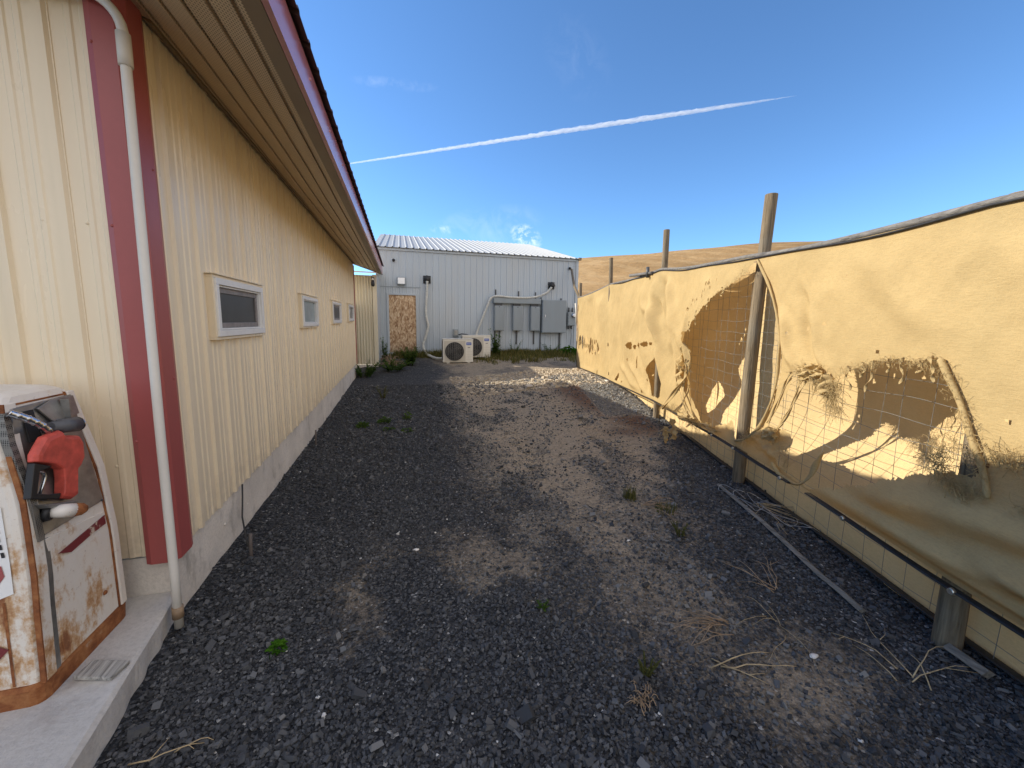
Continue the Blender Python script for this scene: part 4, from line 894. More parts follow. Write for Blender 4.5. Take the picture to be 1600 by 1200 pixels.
# ------------------------------------------------------------------ the fence
def fpt(s, off, z):
    """point at arclength s along the fence line, off metres towards the yard"""
    s_ = np.asarray(s, float); x = np.interp(s_, FS, FP[:, 0]); y = np.interp(s_, FS, FP[:, 1])
    e = 0.35
    tx = np.interp(np.clip(s_+e, 0, FS[-1]), FS, FP[:, 0])-np.interp(np.clip(s_-e, 0, FS[-1]), FS, FP[:, 0])
    ty = np.interp(np.clip(s_+e, 0, FS[-1]), FS, FP[:, 1])-np.interp(np.clip(s_-e, 0, FS[-1]), FS, FP[:, 1])
    l = np.hypot(tx, ty); return x-ty/l*off, y+tx/l*off, np.asarray(z, float)
def F3(s, off, z): a = fpt(s, off, z); return (float(a[0]), float(a[1]), float(a[2]))
def topz(s): return np.interp(s, FS, [0.47, 0.555, 0.64, 0.86, 0.93, 0.775])-0.03*np.abs(np.sin(np.pi*np.interp(s, FS, range(6))))
def botz(s): return np.interp(s, [0, 1.76, 2.96, 4.5, 6.6, 8.95, 11.2, 12.69], [-1.26, -1.24, -1.205, -1.20, -1.257, -1.333, -1.353, -1.37])
fence = thing('fence', 'post and wire fence hung with torn sunlit tan shade cloth, along the right', 'fence', (2.66, 1.10, -1.6))
PTOP = [0.52, 0.60, 1.215, 1.50, 1.575, 1.25]; PR = [0.052, 0.052, 0.056, 0.05, 0.05, 0.05]; LEAN = [(0, 0), (0.0, 0), (0.045, -0.04), (-0.02, 0.02), (-0.05, 0.05), (0.0, 0)]
for i, (x, y) in enumerate(FP):
    zb = -1.75; zt = PTOP[i]; mb = MB(); L = LEAN[i]
    pts = [(x+L[0]*t+0.008*math.sin(5*t+i), y+L[1]*t, zb+(zt-zb)*t) for t in np.linspace(0, 1, 14)]
    mb.tube(pts, [PR[i]*(1.05-0.12*t+0.03*math.sin(9*t+i*2)) for t in np.linspace(0, 1, 14)], 14)
    obj('post', mb, M['post'], fence, bevel=0.004)
ss = np.linspace(0, FS[-1], 120)
mb = MB(); mb.tube([F3(s, 0.055, topz(s)+0.02+0.004*math.sin(s*3)) for s in ss], 0.021, 10); obj('top_rail', mb, M['rail'], fence)
mb = MB(); mb.tube([F3(s, 0.085, topz(s)-0.004+0.008*math.sin(s*4.1)) for s in ss if s < 9.6], 0.022, 6, flat=0.35); obj('top_hem', mb, M['hem'], fence)
mb = MB(); mb.tube([F3(7.0, 0.10, 0.86), F3(8.2, 0.10, 0.955)], 0.028, 10); obj('top_rail', mb, M['rail'], fence)
mb = MB(); mb.tube([F3(7.15, 0.12, 0.80), F3(7.17, 0.12, 0.98)], 0.03, 8); obj('rail_bracket', mb, M['dark_steel'], fence)

HA = [(3.986, .604), (4.126, .515), (4.305, .433), (4.659, .341), (4.973, .142), (5.274, -.06), (5.396, -.123), (5.33, -.243), (5.208, -.356), (5.204, -.537), (5.209, -.843), (5.029, -1.05), (4.809, -1.172), (4.518, -1.135), (4.139, -.981), (4.067, -1.144), (3.868, -1.082), (3.671, -.912), (3.543, -.669), (3.471, -.435), (3.496, -.183), (3.532, -.048), (3.644, .169), (3.812, .403), (3.93, .595)]
HB = [(3.297, -.353), (3.179, -.356), (3.08, -.369), (2.888, -.342), (2.819, -.276), (2.665, -.227), (2.515, -.183), (2.34, -.179), (2.233, -.15), (2.196, -.212), (2.134, -.35), (2.068, -.498), (2.01, -.64), (2.06, -.70), (2.203, -.74), (2.35, -.818), (2.555, -.962), (2.775, -1.086), (2.999, -1.19), (3.051, -1.181), (3.18, -1.195), (3.307, -1.17), (3.367, -1.133), (3.341, -1.072), (3.242, -.967), (3.228, -.884), (3.32, -.833), (3.491, -.88), (3.548, -.856), (3.436, -.662), (3.346, -.485)]
HC = [(6.735, -.555), (6.421, -.678), (6.265, -.919), (6.38, -1.19), (6.72, -1.22), (6.881, -.975), (7.023, -.789)]
HD = [(5.814, -.421), (5.528, -.574), (5.41, -.783), (5.494, -.992), (5.683, -.894), (5.825, -.609)]
HE = [(9.05, -1.28), (8.778, -1.067), (8.72, -1.25)]
HG = [(1.94, -.56), (1.88, -.53), (1.78, -.53), (1.66, -.62), (1.60, -.75), (1.72, -.80), (1.90, -.74)]
holes = [HA, HB, HC, HD, HE]
def ell(s, z, a, b): return [(s+a*math.cos(t)*(1+0.25*math.sin(3*t+s)), z+b*math.sin(t)) for t in np.linspace(0, 2*math.pi, 10, endpoint=False)]
for s, z, a, b in ((12.3, -.53, .13, .16), (12.0, -.58, .08, .22), (11.7, -.64, .15, .25), (11.35, -.66, .10, .26), (11.05, -.66, .10, .22), (10.72, -.64, .09, .22), (10.52, -.47, .06, .045), (10.37, -.64, .08, .14), (7.98, -.43, .16, .08), (7.7, -.44, .10, .05), (7.42, -.40, .11, .05), (7.12, -.36, .14, .05), (6.9, -.335, .06, .03), (6.87, -.02, .05, .07), (9.71, -.51, .035, .045), (7.53, -.72, .03, .12), (10.5, -1.29, .03, .06), (8.07, -.72, .04, .03), (7.05, -.98, .03, .035), (12.45, -.72, .05, .10), (8.5, -1.24, .04, .02), (7.2, -1.22, .05, .03), (9.55, -1.20, .035, .05),
                   (3.05, .02, .012, .016), (3.27, -.02, .01, .02), (3.42, -.06, .012, .018), (2.62, -.15, .012, .012), (1.95, -.40, .012, .008), (2.9, .33, .008, .01)):
    holes.append(ell(s, z, a, b))
rg = random.Random(3)
for _ in range(16):
    k = rg.random(); holes.append(ell(4.75+k*0.65+rg.uniform(-.1, .1), 0.42-k*0.32+rg.uniform(0.02, .12), rg.uniform(.006, .014), rg.uniform(.012, .03)))
def inside(poly, s, z):
    c = np.zeros(s.shape, bool); n = len(poly)
    for i in range(n):
        (x1, y1), (x2, y2) = poly[i], poly[(i+1) % n]
        if y1 == y2: continue
        c ^= ((y1 > z) != (y2 > z)) & (s < (x2-x1)*(z-y1)/(y2-y1)+x1)
    return c
FOLDS = [((7.3, .35), (6.55, -.05), .05, .09), ((7.05, .45), (6.3, -.30), .045, .06), ((6.75, .42), (6.15, -.15), -.05, .07), ((6.5, .30), (6.0, -.40), .06, .08), ((6.1, .05), (5.6, -.55), -.04, .06), ((5.9, .2), (5.45, -.35), .05, .09),
         ((3.55, .10), (3.30, -.34), .035, .05), ((3.35, .25), (3.12, -.30), -.03, .05), ((3.2, .1), (3.0, -.3), .02, .05),
         ((3.0, -1.19), (1.3, -.99), .075, .06), ((2.7, -1.10), (1.0, -1.06), -.05, .05), ((2.9, -1.21), (0.8, -1.13), .05, .035), ((2.5, -.98), (1.4, -.80), .05, .09), ((2.0, -.95), (0.3, -.90), -.05, .08),
         ((8.6, -.9), (7.4, -1.25), .03, .08), ((7.9, -.8), (7.0, -1.22), .03, .06), ((5.4, .1), (5.15, -.9), .05, .05), ((7.4, -.5), (6.9, -1.2), -.03, .07), ((2.2, .45), (1.4, -.2), .018, .10), ((1.7, .5), (.9, -.4), -.02, .12), ((2.9, .5), (2.3, .0), .018, .10)]
def cloth_off(s, z):
    d = 0.075 + 0.075*(fbm(s*0.8, z*1.0, 50, 3)-0.5) + 0.03*(fbm(s*3.2, z*2.2, 57, 3)-0.5) + 0.006*(fbm(s*16, z*13, 71, 2)-0.5)
    rid = 1-np.abs(2*fbm(s*1.6+z*1.1+9, z*0.55-s*0.25, 63, 3)-1); d = d + 0.022*(rid-0.7)*sstep(0.5, 1, rid)
    rid = 1-np.abs(2*fbm(s*3.1-z*1.7+4, z*1.2+s*0.4, 67, 3)-1); d = d + 0.010*(rid-0.7)
    for (a, b), (c, e), amp, w in FOLDS:
        dx, dy = c-a, e-b; L = math.hypot(dx, dy); t = ((s-a)*dx+(z-b)*dy)/L/L; q = ((s-a)*dy-(z-b)*dx)/L
        q = q + 0.02*np.sin(t*7+a)
        d = d + 1.5*amp*np.exp(-(q/w)**2)*sstep(-0.25, 0.25, t)*(1-sstep(0.75, 1.25, t))
    for c0, w, a, sl in ((6.55, .14, .11, .35), (6.15, .12, -.07, .40), (5.80, .10, .10, .45), (7.25, .22, .06, .20), (8.2, .3, .05, .1), (9.0, .3, -.05, .05), (10.4, .4, .07, 0), (11.4, .3, -.05, 0)):
        d = d + a*np.exp(-((s-c0-sl*(z+.2)-.05*np.sin(z*3+c0))/w)**2)*sstep(-1.15, -.4, z)*(1-sstep(.45, .85, z))
    d = d + 0.10*np.exp(-((s-4.9)/.55)**2-((z-.05)/.4)**2)              # torn upper edge bellies out
    cr = np.exp(-((s-3.55)/.36)**2-((z+1.04)/.16)**2); d = d + cr*(0.05+0.16*(fbm(s*5+z*3, z*7, 77, 3)-0.5))
    d = d + 0.09*np.exp(-((s-1.6)/1.1)**2-((z+1.02)/.16)**2)
    tp = sstep(0.0, 0.22, topz(s)-z); bt = sstep(0.0, 0.14, z-botz(s))
    return 0.085+(d-0.085)*(0.1+0.9*tp)*(0.15+0.85*bt)
sc = np.concatenate([np.arange(0, 1.4, 0.025), np.arange(1.4, 6.2, 0.0115), np.arange(6.2, FS[-1]+0.01, 0.019)]); nr = 170
S2, V2 = np.meshgrid(sc, np.linspace(0, 1, nr), indexing='ij')
edge_in = 0.0
Z2 = botz(S2)+(topz(S2)-botz(S2))*V2
Sx = S2 - 0.20*np.exp(-((Z2+0.35)/0.5)**2)*sstep(12.2, 12.69, S2) + 0.25*sstep(-1.0, -1.4, Z2)*sstep(11.9, 12.69, S2)*-1
OF = cloth_off(S2, Z2); CX_, CY_, CZ_ = fpt(Sx, OF, Z2)
mid = lambda a: (a[:-1, :-1]+a[1:, :-1]+a[1:, 1:]+a[:-1, 1:])/4
sm, zm = mid(S2), mid(Z2)
sj = sm+0.030*(fbm(sm*16, zm*16, 81, 3)-0.5)+0.020*(fbm(sm*50, zm*50, 85, 2)-0.5); zj = zm+0.045*(fbm(sm*14, zm*14, 91, 3)-0.5)+0.024*(fbm(sm*50, zm*50, 95, 2)-0.5)
kill = np.zeros(sm.shape, bool)
for h in holes:
    hs = [p[0] for p in h]; hz = [p[1] for p in h]
    big = (max(hs)-min(hs)) > 0.15
    kill |= inside(h, sj if big else sm+(sj-sm)*0.3, zj if big else zm+(zj-zm)*0.3)
II = np.arange(S2.size).reshape(S2.shape)
CF = np.stack([II[:-1, :-1], II[1:, :-1], II[1:, 1:], II[:-1, 1:]], -1)[~kill].reshape(-1, 4)
used = np.unique(CF); remap = np.full(S2.size, -1); remap[used] = np.arange(len(used))
front = big_mesh('front_cloth', np.stack([CX_, CY_, CZ_], -1).reshape(-1, 3)[used], remap[CF], M['cloth'], fence)
# back cloth behind posts and wire, bellying away between the posts
sb = np.arange(0, FS[-1], 0.03); S3, V3 = np.meshgrid(sb, np.linspace(0, 1, 80), indexing='ij')
bx_, by_, _ = fpt(S3, -0.2, 0*S3); gb = gz0(bx_, by_)-0.05
Z3 = gb+(topz(S3)-0.01-gb)*V3
ph = np.interp(S3, FS, range(6)) % 1.0
belly = np.sin(np.pi*ph)**1.2*sstep(-1.5, -0.7, Z3)*(1-sstep(0.2, 0.9, Z3))
O3 = -0.13-0.40*belly+0.05*(fbm(S3*1.2, Z3*1.2, 103, 3)-0.5)+0.012*(fbm(S3*7, Z3*7, 107, 2)-.5)
bx_, by_, bz_ = fpt(S3, O3, Z3); I3 = np.arange(S3.size).reshape(S3.shape)
BF = np.stack([I3[:-1, :-1], I3[1:, :-1], I3[1:, 1:], I3[:-1, 1:]], -1).reshape(-1, 4)
big_mesh('back_cloth', np.stack([bx_, by_, bz_], -1).reshape(-1, 3), BF, M['back_cloth'], fence)
# wire mesh
mb = MB(); rw = random.Random(5)
for z in np.arange(-1.48, 0.62, 0.118):
    a, b, c = rw.uniform(0, 6), rw.uniform(0, 6), rw.uniform(.006, .02)
    mb.tube([F3(s, -0.070+0.02*math.sin(s*1.7+a), z+c*math.sin(s*2.6+b)+0.006*math.sin(s*11+a)) for s in np.arange(1.5, 7.4, 0.06)], 0.0017, 4, False)
for s in np.arange(1.5, 7.4, 0.152):
    a, b, c = rw.uniform(0, 6), rw.uniform(0, 6), rw.uniform(.004, .016)
    mb.tube([F3(s+c*math.sin(z*3+b), -0.070+0.02*math.sin(s*1.7+a), z) for z in np.arange(-1.55, 0.56, 0.07)], 0.0017, 4, False)
obj('wire_mesh', mb, M['wire'], fence)
# hems
def hem(a, b, off, dz=0.0, w=0.026, fn=botz, grom=None):
    mb = MB(); P = [F3(s, off, fn(s)+dz+0.004*math.sin(s*5)) for s in np.arange(a, b, 0.08)]
    mb.tube(P, w, 8, flat=0.3, twist=0); return mb
h1 = obj('bottom_hem', hem(0.0, 3.02, 0.135), M['hem'], fence); h2 = obj('bottom_hem', hem(3.15, 4.9, 0.135, 0.0), M['hem'], fence); h3 = obj('bottom_hem', hem(4.9, 12.5, 0.125, 0.0, 0.018), M['hem'], fence)
for hh, pts in ((h1, (0.6, 1.25, 1.98, 2.62)), (h2, (3.24, 3.95, 4.4)), (h3, ())):
    for s in pts:
        p = F3(s, 0.150, float(botz(s))+0.004*math.sin(s*5)); q = F3(s, 0.165, float(botz(s))+0.004*math.sin(s*5))
        obj('grommet', MB().tube([p, q], [0.017, 0.013], 14), M['grommet'], hh)
def gb_(s): x, y, _ = fpt(s, -0.1, 0); return float(gz0(x, y))
obj('ground_hem', hem(0.0, 6.4, -0.085, 0.035, 0.028, lambda s: gb_(s)), M['hem'], fence)
# torn pieces, all children of the front cloth
def spl(P, k=6):
    P = [Vector(p) for p in P]; Q = []
    for i in range(len(P)-1):
        p0 = P[max(i-1, 0)]; p1 = P[i]; p2 = P[i+1]; p3 = P[min(i+2, len(P)-1)]
        for j in range(k):
            u = j/k; Q.append(0.5*((2*p1)+(p2-p0)*u+(2*p0-5*p1+4*p2-p3)*u*u+(3*p1-p0-3*p2+p3)*u**3))
    return Q+[P[-1]]
def cord(path, r, off=0.10, flat=0.7, tw=0.25, name='torn_cord'):
    Q = spl([F3(s, float(cloth_off(np.array(s), np.array(z)))+off-0.085 if len(q) == 0 else q[0], z) for s, z, *q in path])
    rs = [r*(1+0.10*math.sin(i*0.37+r*900)+0.07*math.sin(i*2.3)) for i in range(len(Q))]; rs[0] *= 0.5; rs[-1] *= 0.5
    mb = MB(); mb.tube(Q, rs, 8, flat=flat, twist=tw); return obj(name, mb, M['cloth'], front)
cord([(3.93, .6), (3.774, .379), (3.625, .149), (3.52, -.067), (3.496, -.222), (3.498, -.459), (3.555, -.692), (3.671, -.912), (3.83, -1.07), (4.05, -1.15)], 0.013)
cord([(2.233, -.15), (2.181, -.24), (2.124, -.348), (2.064, -.496), (2.006, -.638), (1.955, -.76)], 0.0145, 0.105, 0.9, 0.12)
for P in ([(3.297, -.353), (3.38, -.452), (3.465, -.668), (3.551, -.836)], [(3.204, -.359), (3.251, -.564), (3.332, -.757), (3.406, -.848)], [(3.16, -.358), (3.226, -.476), (3.276, -.656), (3.379, -.83)], [(3.13, -.36), (3.20, -.5), (3.29, -.66), (3.42, -.86)]):
    cord(P, 0.009, 0.10, 0.35, 0.5, 'torn_strand')
for P in ([(5.395, -.216), (5.197, -.416), (5.24, -.664, .14), (5.5, -.96, .22), (5.89, -1.27, .24)], [(5.862, -.408), (5.54, -.738), (5.26, -.977, .16), (4.999, -1.18, .14)], [(5.3, -.6), (5.3, -.85, .14), (5.1, -1.08, .14), (4.75, -1.19, .13)], [(5.22, -.45), (5.30, -.75, .15), (5.5, -1.0, .2), (5.75, -1.22, .24)]):
    cord(P, 0.016, 0.10, 0.3, 0.4, 'torn_strand')
cord([(3.37, -1.12), (3.29, -1.20), (3.151, -1.205), (3.051, -1.17), (2.972, -1.073), (2.931, -.967), (2.90, -.87)], 0.018, 0.12, 0.4, 0.2)
rs_ = random.Random(19)
for s0, z0, l in ((2.80, -.27, .16), (2.70, -.235, .10), (2.62, -.22, .20), (2.54, -.19, .09), (2.45, -.185, .15), (2.36, -.18, .08), (2.28, -.165, .13), (4.45, .38, .10), (4.75, .29, .14), (4.95, .15, .18), (5.15, .02, .13), (5.24, -.45, .2)):
    P = [(s0+rs_.uniform(-.01, .01)+k*rs_.uniform(-.012, .006), z0+.02-l*k/4) for k in range(5)]
    cord(P, rs_.uniform(.006, .011), 0.09+rs_.uniform(0, .03), 0.25, 0.35, 'torn_strand')
def scrap(s0, z0, off, w, h, seed, rot=0.0, amp=0.06, droop=0.0, n=22):
    """crumpled torn flap: a small sheet with strong folds and an uneven outline"""
    u = np.linspace(-1, 1, n); U, V = np.meshgrid(u, u, indexing='ij')
    U = U*(1+0.25*(fbm(U*2, V*2, seed, 2)-.5)); c, s_ = math.cos(rot), math.sin(rot)
    S = s0+(U*c-V*s_)*w*(1-0.35*np.abs(V)**1.5); Zz = z0+(U*s_+V*c)*h-droop*np.abs(U)**2*h
    O = off+amp*(fbm(U*2.0, V*2.0, seed+3, 3)-.5)*2.4+0.5*amp*np.abs(np.sin(U*3+V*4+seed))
    S = S+0.04*(fbm(U*3, V*3, seed+9, 2)-.5); X, Y, Zq = fpt(S, O, Zz)
    um, vm = mid(U), mid(V); out = np.hypot(um, vm) > 0.80+0.38*(fbm(um*3, vm*3, seed+5, 3)-.3)
    I = np.arange(n*n).reshape(n, n); F = np.stack([I[:-1, :-1], I[1:, :-1], I[1:, 1:], I[:-1, 1:]], -1)[~out].reshape(-1, 4)
    us = np.unique(F); rm = np.full(n*n, -1); rm[us] = np.arange(len(us))
    big_mesh('torn_scrap', np.stack([X, Y, Zq], -1).reshape(-1, 3)[us], rm[F], M['cloth'], front)
for a in ((3.44, -.90, .13, .10, .07, 37, -.2), (4.5, -1.14, .12, .18, .05, 53, .15), (4.85, -1.17, .14, .18, .05, 67, .2), (5.1, -1.15, .17, .16, .07, 71, .5),
          (5.42, -.72, .12, .10, .16, 79, .5), (5.42, -.45, .12, .09, .20, 83, .4), (5.05, -1.32, .30, .11, .16, 89, .1), (5.12, -1.42, .36, .07, .12, 97, -.3), (3.04, -.32, .11, .10, .06, 127, .1), (3.14, -.35, .11, .08, .06, 131, .3), (2.94, -.40, .10, .06, .09, 137, .2)):
    scrap(*a)
def tuft(region, n, L, seed, droop=0.5, off=0.10, r=0.0010):
    """frayed yarn ends hanging from a torn edge"""
    rr = random.Random(seed); mb = MB()
    for _ in range(n):
        k = rr.random()*(len(region)-1); i = int(k); f = k-i; (a, b), (c, d) = region[i], region[i+1]
        s, z, o = a+(c-a)*f+rr.gauss(0, .02), b+(d-b)*f+rr.gauss(0, .015), off+rr.uniform(-.02, .03)
        ds, dz, do = rr.gauss(0, 1), -droop*2+rr.gauss(0, 1), rr.gauss(0, .5); l = L*rr.uniform(.3, 1.2); P = [(s, z, o)]
        for j in range(6):
            q = math.sqrt(ds*ds+dz*dz+do*do)+1e-6; s += ds/q*l/6; z += dz/q*l/6; o += do/q*l/6*0.6; P.append((s, z, max(o, .02))); ds += rr.gauss(0, .8); dz += rr.gauss(0, .8)-droop*.2; do += rr.gauss(0, .5)
        mb.tube([F3(a_, c_, b_) for a_, b_, c_ in P], [r*rr.uniform(.7, 1.5)]*7, 3, False)
    obj('frayed_tuft', mb, M['cloth'], front)
tuft([(3.25, -.35), (3.10, -.33), (3.0, -.38), (2.88, -.45), (2.85, -.36)], 420, 0.13, 1, .35)
tuft([(2.92, -.38), (2.88, -.5), (2.82, -.56)], 160, 0.12, 2, .5)
tuft([(2.85, -.29), (2.665, -.23), (2.515, -.19), (2.34, -.185), (2.24, -.155)], 420, 0.035, 3, .5, .09, .0008)
tuft([(2.12, -.52), (2.19, -.66), (2.13, -.74), (2.0, -.76)], 340, 0.10, 4, .2)
tuft([(1.98, -.55), (1.90, -.54), (1.78, -.56), (1.70, -.7), (1.86, -.76)], 300, 0.10, 5, .2)
tuft([(2.22, -.18), (2.12, -.36), (2.03, -.58), (1.95, -.76)], 260, 0.04, 6, .0, .11, .0008)
tuft([(5.0, .14), (4.66, .34), (4.3, .43), (4.05, .57)], 220, 0.03, 7, .4, .10, .0008)
tuft([(12.5, -.5), (11.6, -.62), (10.9, -.62)], 220, 0.12, 8, .6, .09, .0016)
tuft([(5.9, -1.2), (5.4, -1.1), (5.0, -1.18), (4.6, -1.15)], 240, 0.12, 9, .5, .16)
tuft([(3.9, -1.1), (3.5, -.9), (3.25, -.95), (3.2, -1.1)], 220, 0.09, 10, .1, .14)

# leaning poles at the far end of the fence
mb = MB(); mb.tube([(6.36, 14.05, 2.05), (6.1, 13.2, 1.35), (5.62, 11.45, 0.55)], [0.045, 0.045, 0.045], 10)
tag(obj('leaning_pole', mb, M['post']), 'weathered pole leaning from the white building corner onto the fence end', 'pole')
mb = MB(); mb.tube([F3(12.66, 0.16, 0.62), F3(12.7, 0.12, 0.35), F3(12.68, 0.10, -0.05)], 0.022, 8)
tag(obj('white_pipe', mb, M['white_pvc']), 'short thin white pipe tied upright to the fence end', 'pipe')
mb = MB(); mb.tube([(5.62, 11.55, -1.5), (5.62, 11.56, -0.8), (5.63, 11.58, -0.3)], [0.09, 0.085, 0.08], 10)
tag(obj('stub_post', mb, M['post']), 'short brown stub post at the far end of the fence', 'post')

# ------------------------------------------------------------------ loose things on the ground
def gpt(x, y, h=0.0): return (x, y, float(gz(x, y))+h)
mb = MB(); P = []
for s in np.linspace(2.3, 3.97, 12): a = fpt(s, 0.25, 0); P.append((float(a[0]), float(a[1])))
mb.tube([gpt(x, y, 0.022) for x, y in P], 0.024, 4, flat=0.6, smooth=False)
tag(obj('timber_edging', mb, M['plank']), 'long grey weathered timber lying on the gravel along the fence foot', 'timber')
mb = MB(); a = F3(1.90, 0.02, 0); b = F3(2.06, 0.03, 0); mb.tube([gpt(a[0], a[1], .03), gpt(b[0], b[1], .03)], 0.035, 4, flat=.6, smooth=False)
tag(obj('timber_edging', mb, M['plank']), 'short grey board on the ground beside the nearest fence post', 'timber')
for (x, y, h), lab in zip(((-1.02, 2.82, 0.17), (-1.10, 5.3, 0.20)), ('thin steel stake in the gravel close to the maroon corner', 'thin steel stake in the gravel below the second window')):
    mb = MB(); mb.tube([gpt(x, y, -0.1), gpt(x, y, h*0.5), gpt(x+0.005, y, h)], 0.011, 8); tag(obj('steel_stake', mb, M['rebar']), lab, 'stake')
mb = MB(); mb.tube([(BX+0.012, 3.22, -1.245), (BX+0.022, 3.18, -1.33), (BX+0.04, 3.10, -1.45), (BX+0.10, 2.98, -1.57), (BX+0.12, 2.95, -1.63)], 0.0055, 8)
tag(obj('black_cable', mb, M['rope_black']), 'short black cable hanging from the siding over the foundation', 'cable')

def branch(name, label, x, y, n, L, mat, seed, spread=math.pi, a0=0.0, r=0.006, h=0.04, cat='twig'):
    """a dry forked stem lying on the ground"""
    rr = random.Random(seed); mb = MB()
    for i in range(n):
        a = a0+rr.uniform(-spread, spread); l = L*rr.uniform(.45, 1.1); P = []; px, py = x+rr.gauss(0, .03), y+rr.gauss(0, .03); hh = rr.uniform(.006, h)
        for j in range(7):
            P.append(gpt(px, py, 0.006+hh*math.sin(math.pi*j/6)+rr.uniform(0, .006))); a += rr.gauss(0, .16); px += math.cos(a)*l/6; py += math.sin(a)*l/6
        rs = [r*(1-0.11*j) for j in range(7)]; mb.tube(P, rs, 6)
        if rr.random() < .6:
            k = rr.randint(2, 4); b = a+rr.choice((-1, 1))*rr.uniform(.4, .9); q = P[k]
            mb.tube([q, (q[0]+math.cos(b)*l*.16, q[1]+math.sin(b)*l*.16, q[2]+.012), (q[0]+math.cos(b+.2)*l*.32, q[1]+math.sin(b+.2)*l*.32, q[2]+.004)], [r*.6, r*.5, r*.3], 5)
    return tag(obj(name, mb, mat), label, cat)
branch('dry_branch', 'dry straw-coloured branched stalks nearest the last fence post', 2.18, 1.65, 6, 0.36, M['twig'], 2, .9, 1.5, .0026)
branch('dry_branch', 'brown matted bundle of dead stalks lying on the gravel, bottom right', 1.62, 1.50, 14, 0.30, M['twig'], 5, .3, 2.9, .0026)
branch('dry_branch', 'pale forked stick lying below the brown bundle of stalks', 1.38, 1.30, 3, 0.34, M['straw'], 9, .9, -0.9, .0036)
branch('dry_branch', 'thin pale stalks scattered between the fence stub post and the bundle', 1.95, 1.42, 6, 0.30, M['straw'], 14, math.pi, 0, .0018)
branch('dry_branch', 'two pale straws lying on gravel beside the slab edge', -0.95, 1.50, 2, 0.22, M['straw'], 22, .3, 0.1, .003)
branch('dry_branch', 'thin bent straw near the bottom edge, right of the slab', -0.74, 1.42, 1, 0.22, M['straw'], 31, .2, -1.2, .0028)
branch('dry_branch', 'dry brown stalk among the two grass tufts on the dirt', 2.05, 2.78, 6, 0.30, M['twig'], 41, .6, -0.6, .004)
branch('dry_branch', 'loose dead stems at the foot of the leaning fence post', 3.05, 2.55, 10, 0.55, M['straw'], 47, .7, -1.6, .003)
branch('dry_branch', 'dead grass stems along the fence foot at the third post', 3.75, 4.75, 26, 0.55, M['straw'], 53, 1.2, -1.5, .003, .10)
branch('dry_branch', 'dry stems lying on gravel in the bottom right corner', 2.25, 1.02, 6, 0.40, M['straw'], 59, 1.0, 0.8, .003)
branch('dry_branch', 'heap of brown dead weeds by the yellow shed corner', -0.35, 12.55, 46, 0.5, M['twig'], 61, math.pi, 0, .008, .32)
mb = MB(); rr = random.Random(8)
for k in range(4):
    cx_, cy2, rad = 2.98+rr.uniform(-.08, .08), 2.45+rr.uniform(-.2, .2), rr.uniform(.14, .26)
    mb.tube([gpt(cx_+rad*.45*math.cos(t), cy2+rad*1.5*math.sin(t), 0.02+0.05*abs(math.sin(t*1.5+k))) for t in np.linspace(0.3*k, 5.2, 26)], 0.003, 5)
tag(obj('wire_coil', mb, M['galv']), 'tangle of loose grey wire at the foot of the tall fence post', 'wire')

def leaves(mb, sh, x, y, n, rad, hgt, lw, seed, flat=0.5):
    rr = random.Random(seed)
    for _ in range(n):
        a = rr.uniform(0, 2*math.pi); q = rad*math.sqrt(rr.random()); h = hgt*rr.uniform(.12, 1)*(1-0.5*q/rad); l = lw*rr.uniform(.6, 1.4)
        c = Vector(gpt(x+q*math.cos(a), y+q*math.sin(a), h)); d = Vector((math.cos(a), math.sin(a), rr.uniform(-.3, 1)*flat)).normalized(); s = d.cross(Vector((rr.gauss(0, .4), rr.gauss(0, .4), 1))).normalized()
        mb.add([c-d*l, c+s*l*.5-d*l*.2, c+s*l*.28+d*l*.6, c+d*l+Vector((0, 0, -l*.3)), c-s*l*.28+d*l*.6, c-s*l*.5-d*l*.2], [(0, 1, 2, 3), (0, 3, 4, 5)]); sh += [rr.uniform(.1, .75)]*6
def blades(mb, sh, x, y, n, rad, hgt, w, seed, dry=.2, lean=.4):
    rr = random.Random(seed)
    for _ in range(n):
        a = rr.uniform(0, 2*math.pi); q = rad*math.sqrt(rr.random()); h = hgt*rr.uniform(.4, 1.1); b = rr.uniform(0, 2*math.pi); ln = lean*rr.random()*h
        p = Vector(gpt(x+q*math.cos(a), y+q*math.sin(a), -.005)); e = Vector((math.cos(b), math.sin(b), 0)); s = Vector((-e.y, e.x, 0))*w
        mb.add([p-s, p+s, p+e*ln*.4+Vector((0, 0, h*.6))+s*.7, p+e*ln*.4+Vector((0, 0, h*.6))-s*.7, p+e*ln+Vector((0, 0, h))], [(0, 1, 2, 3), (3, 2, 4)]); sh += [rr.uniform(.9, 1.0) if rr.random() < dry else rr.uniform(.1, .7)]*5
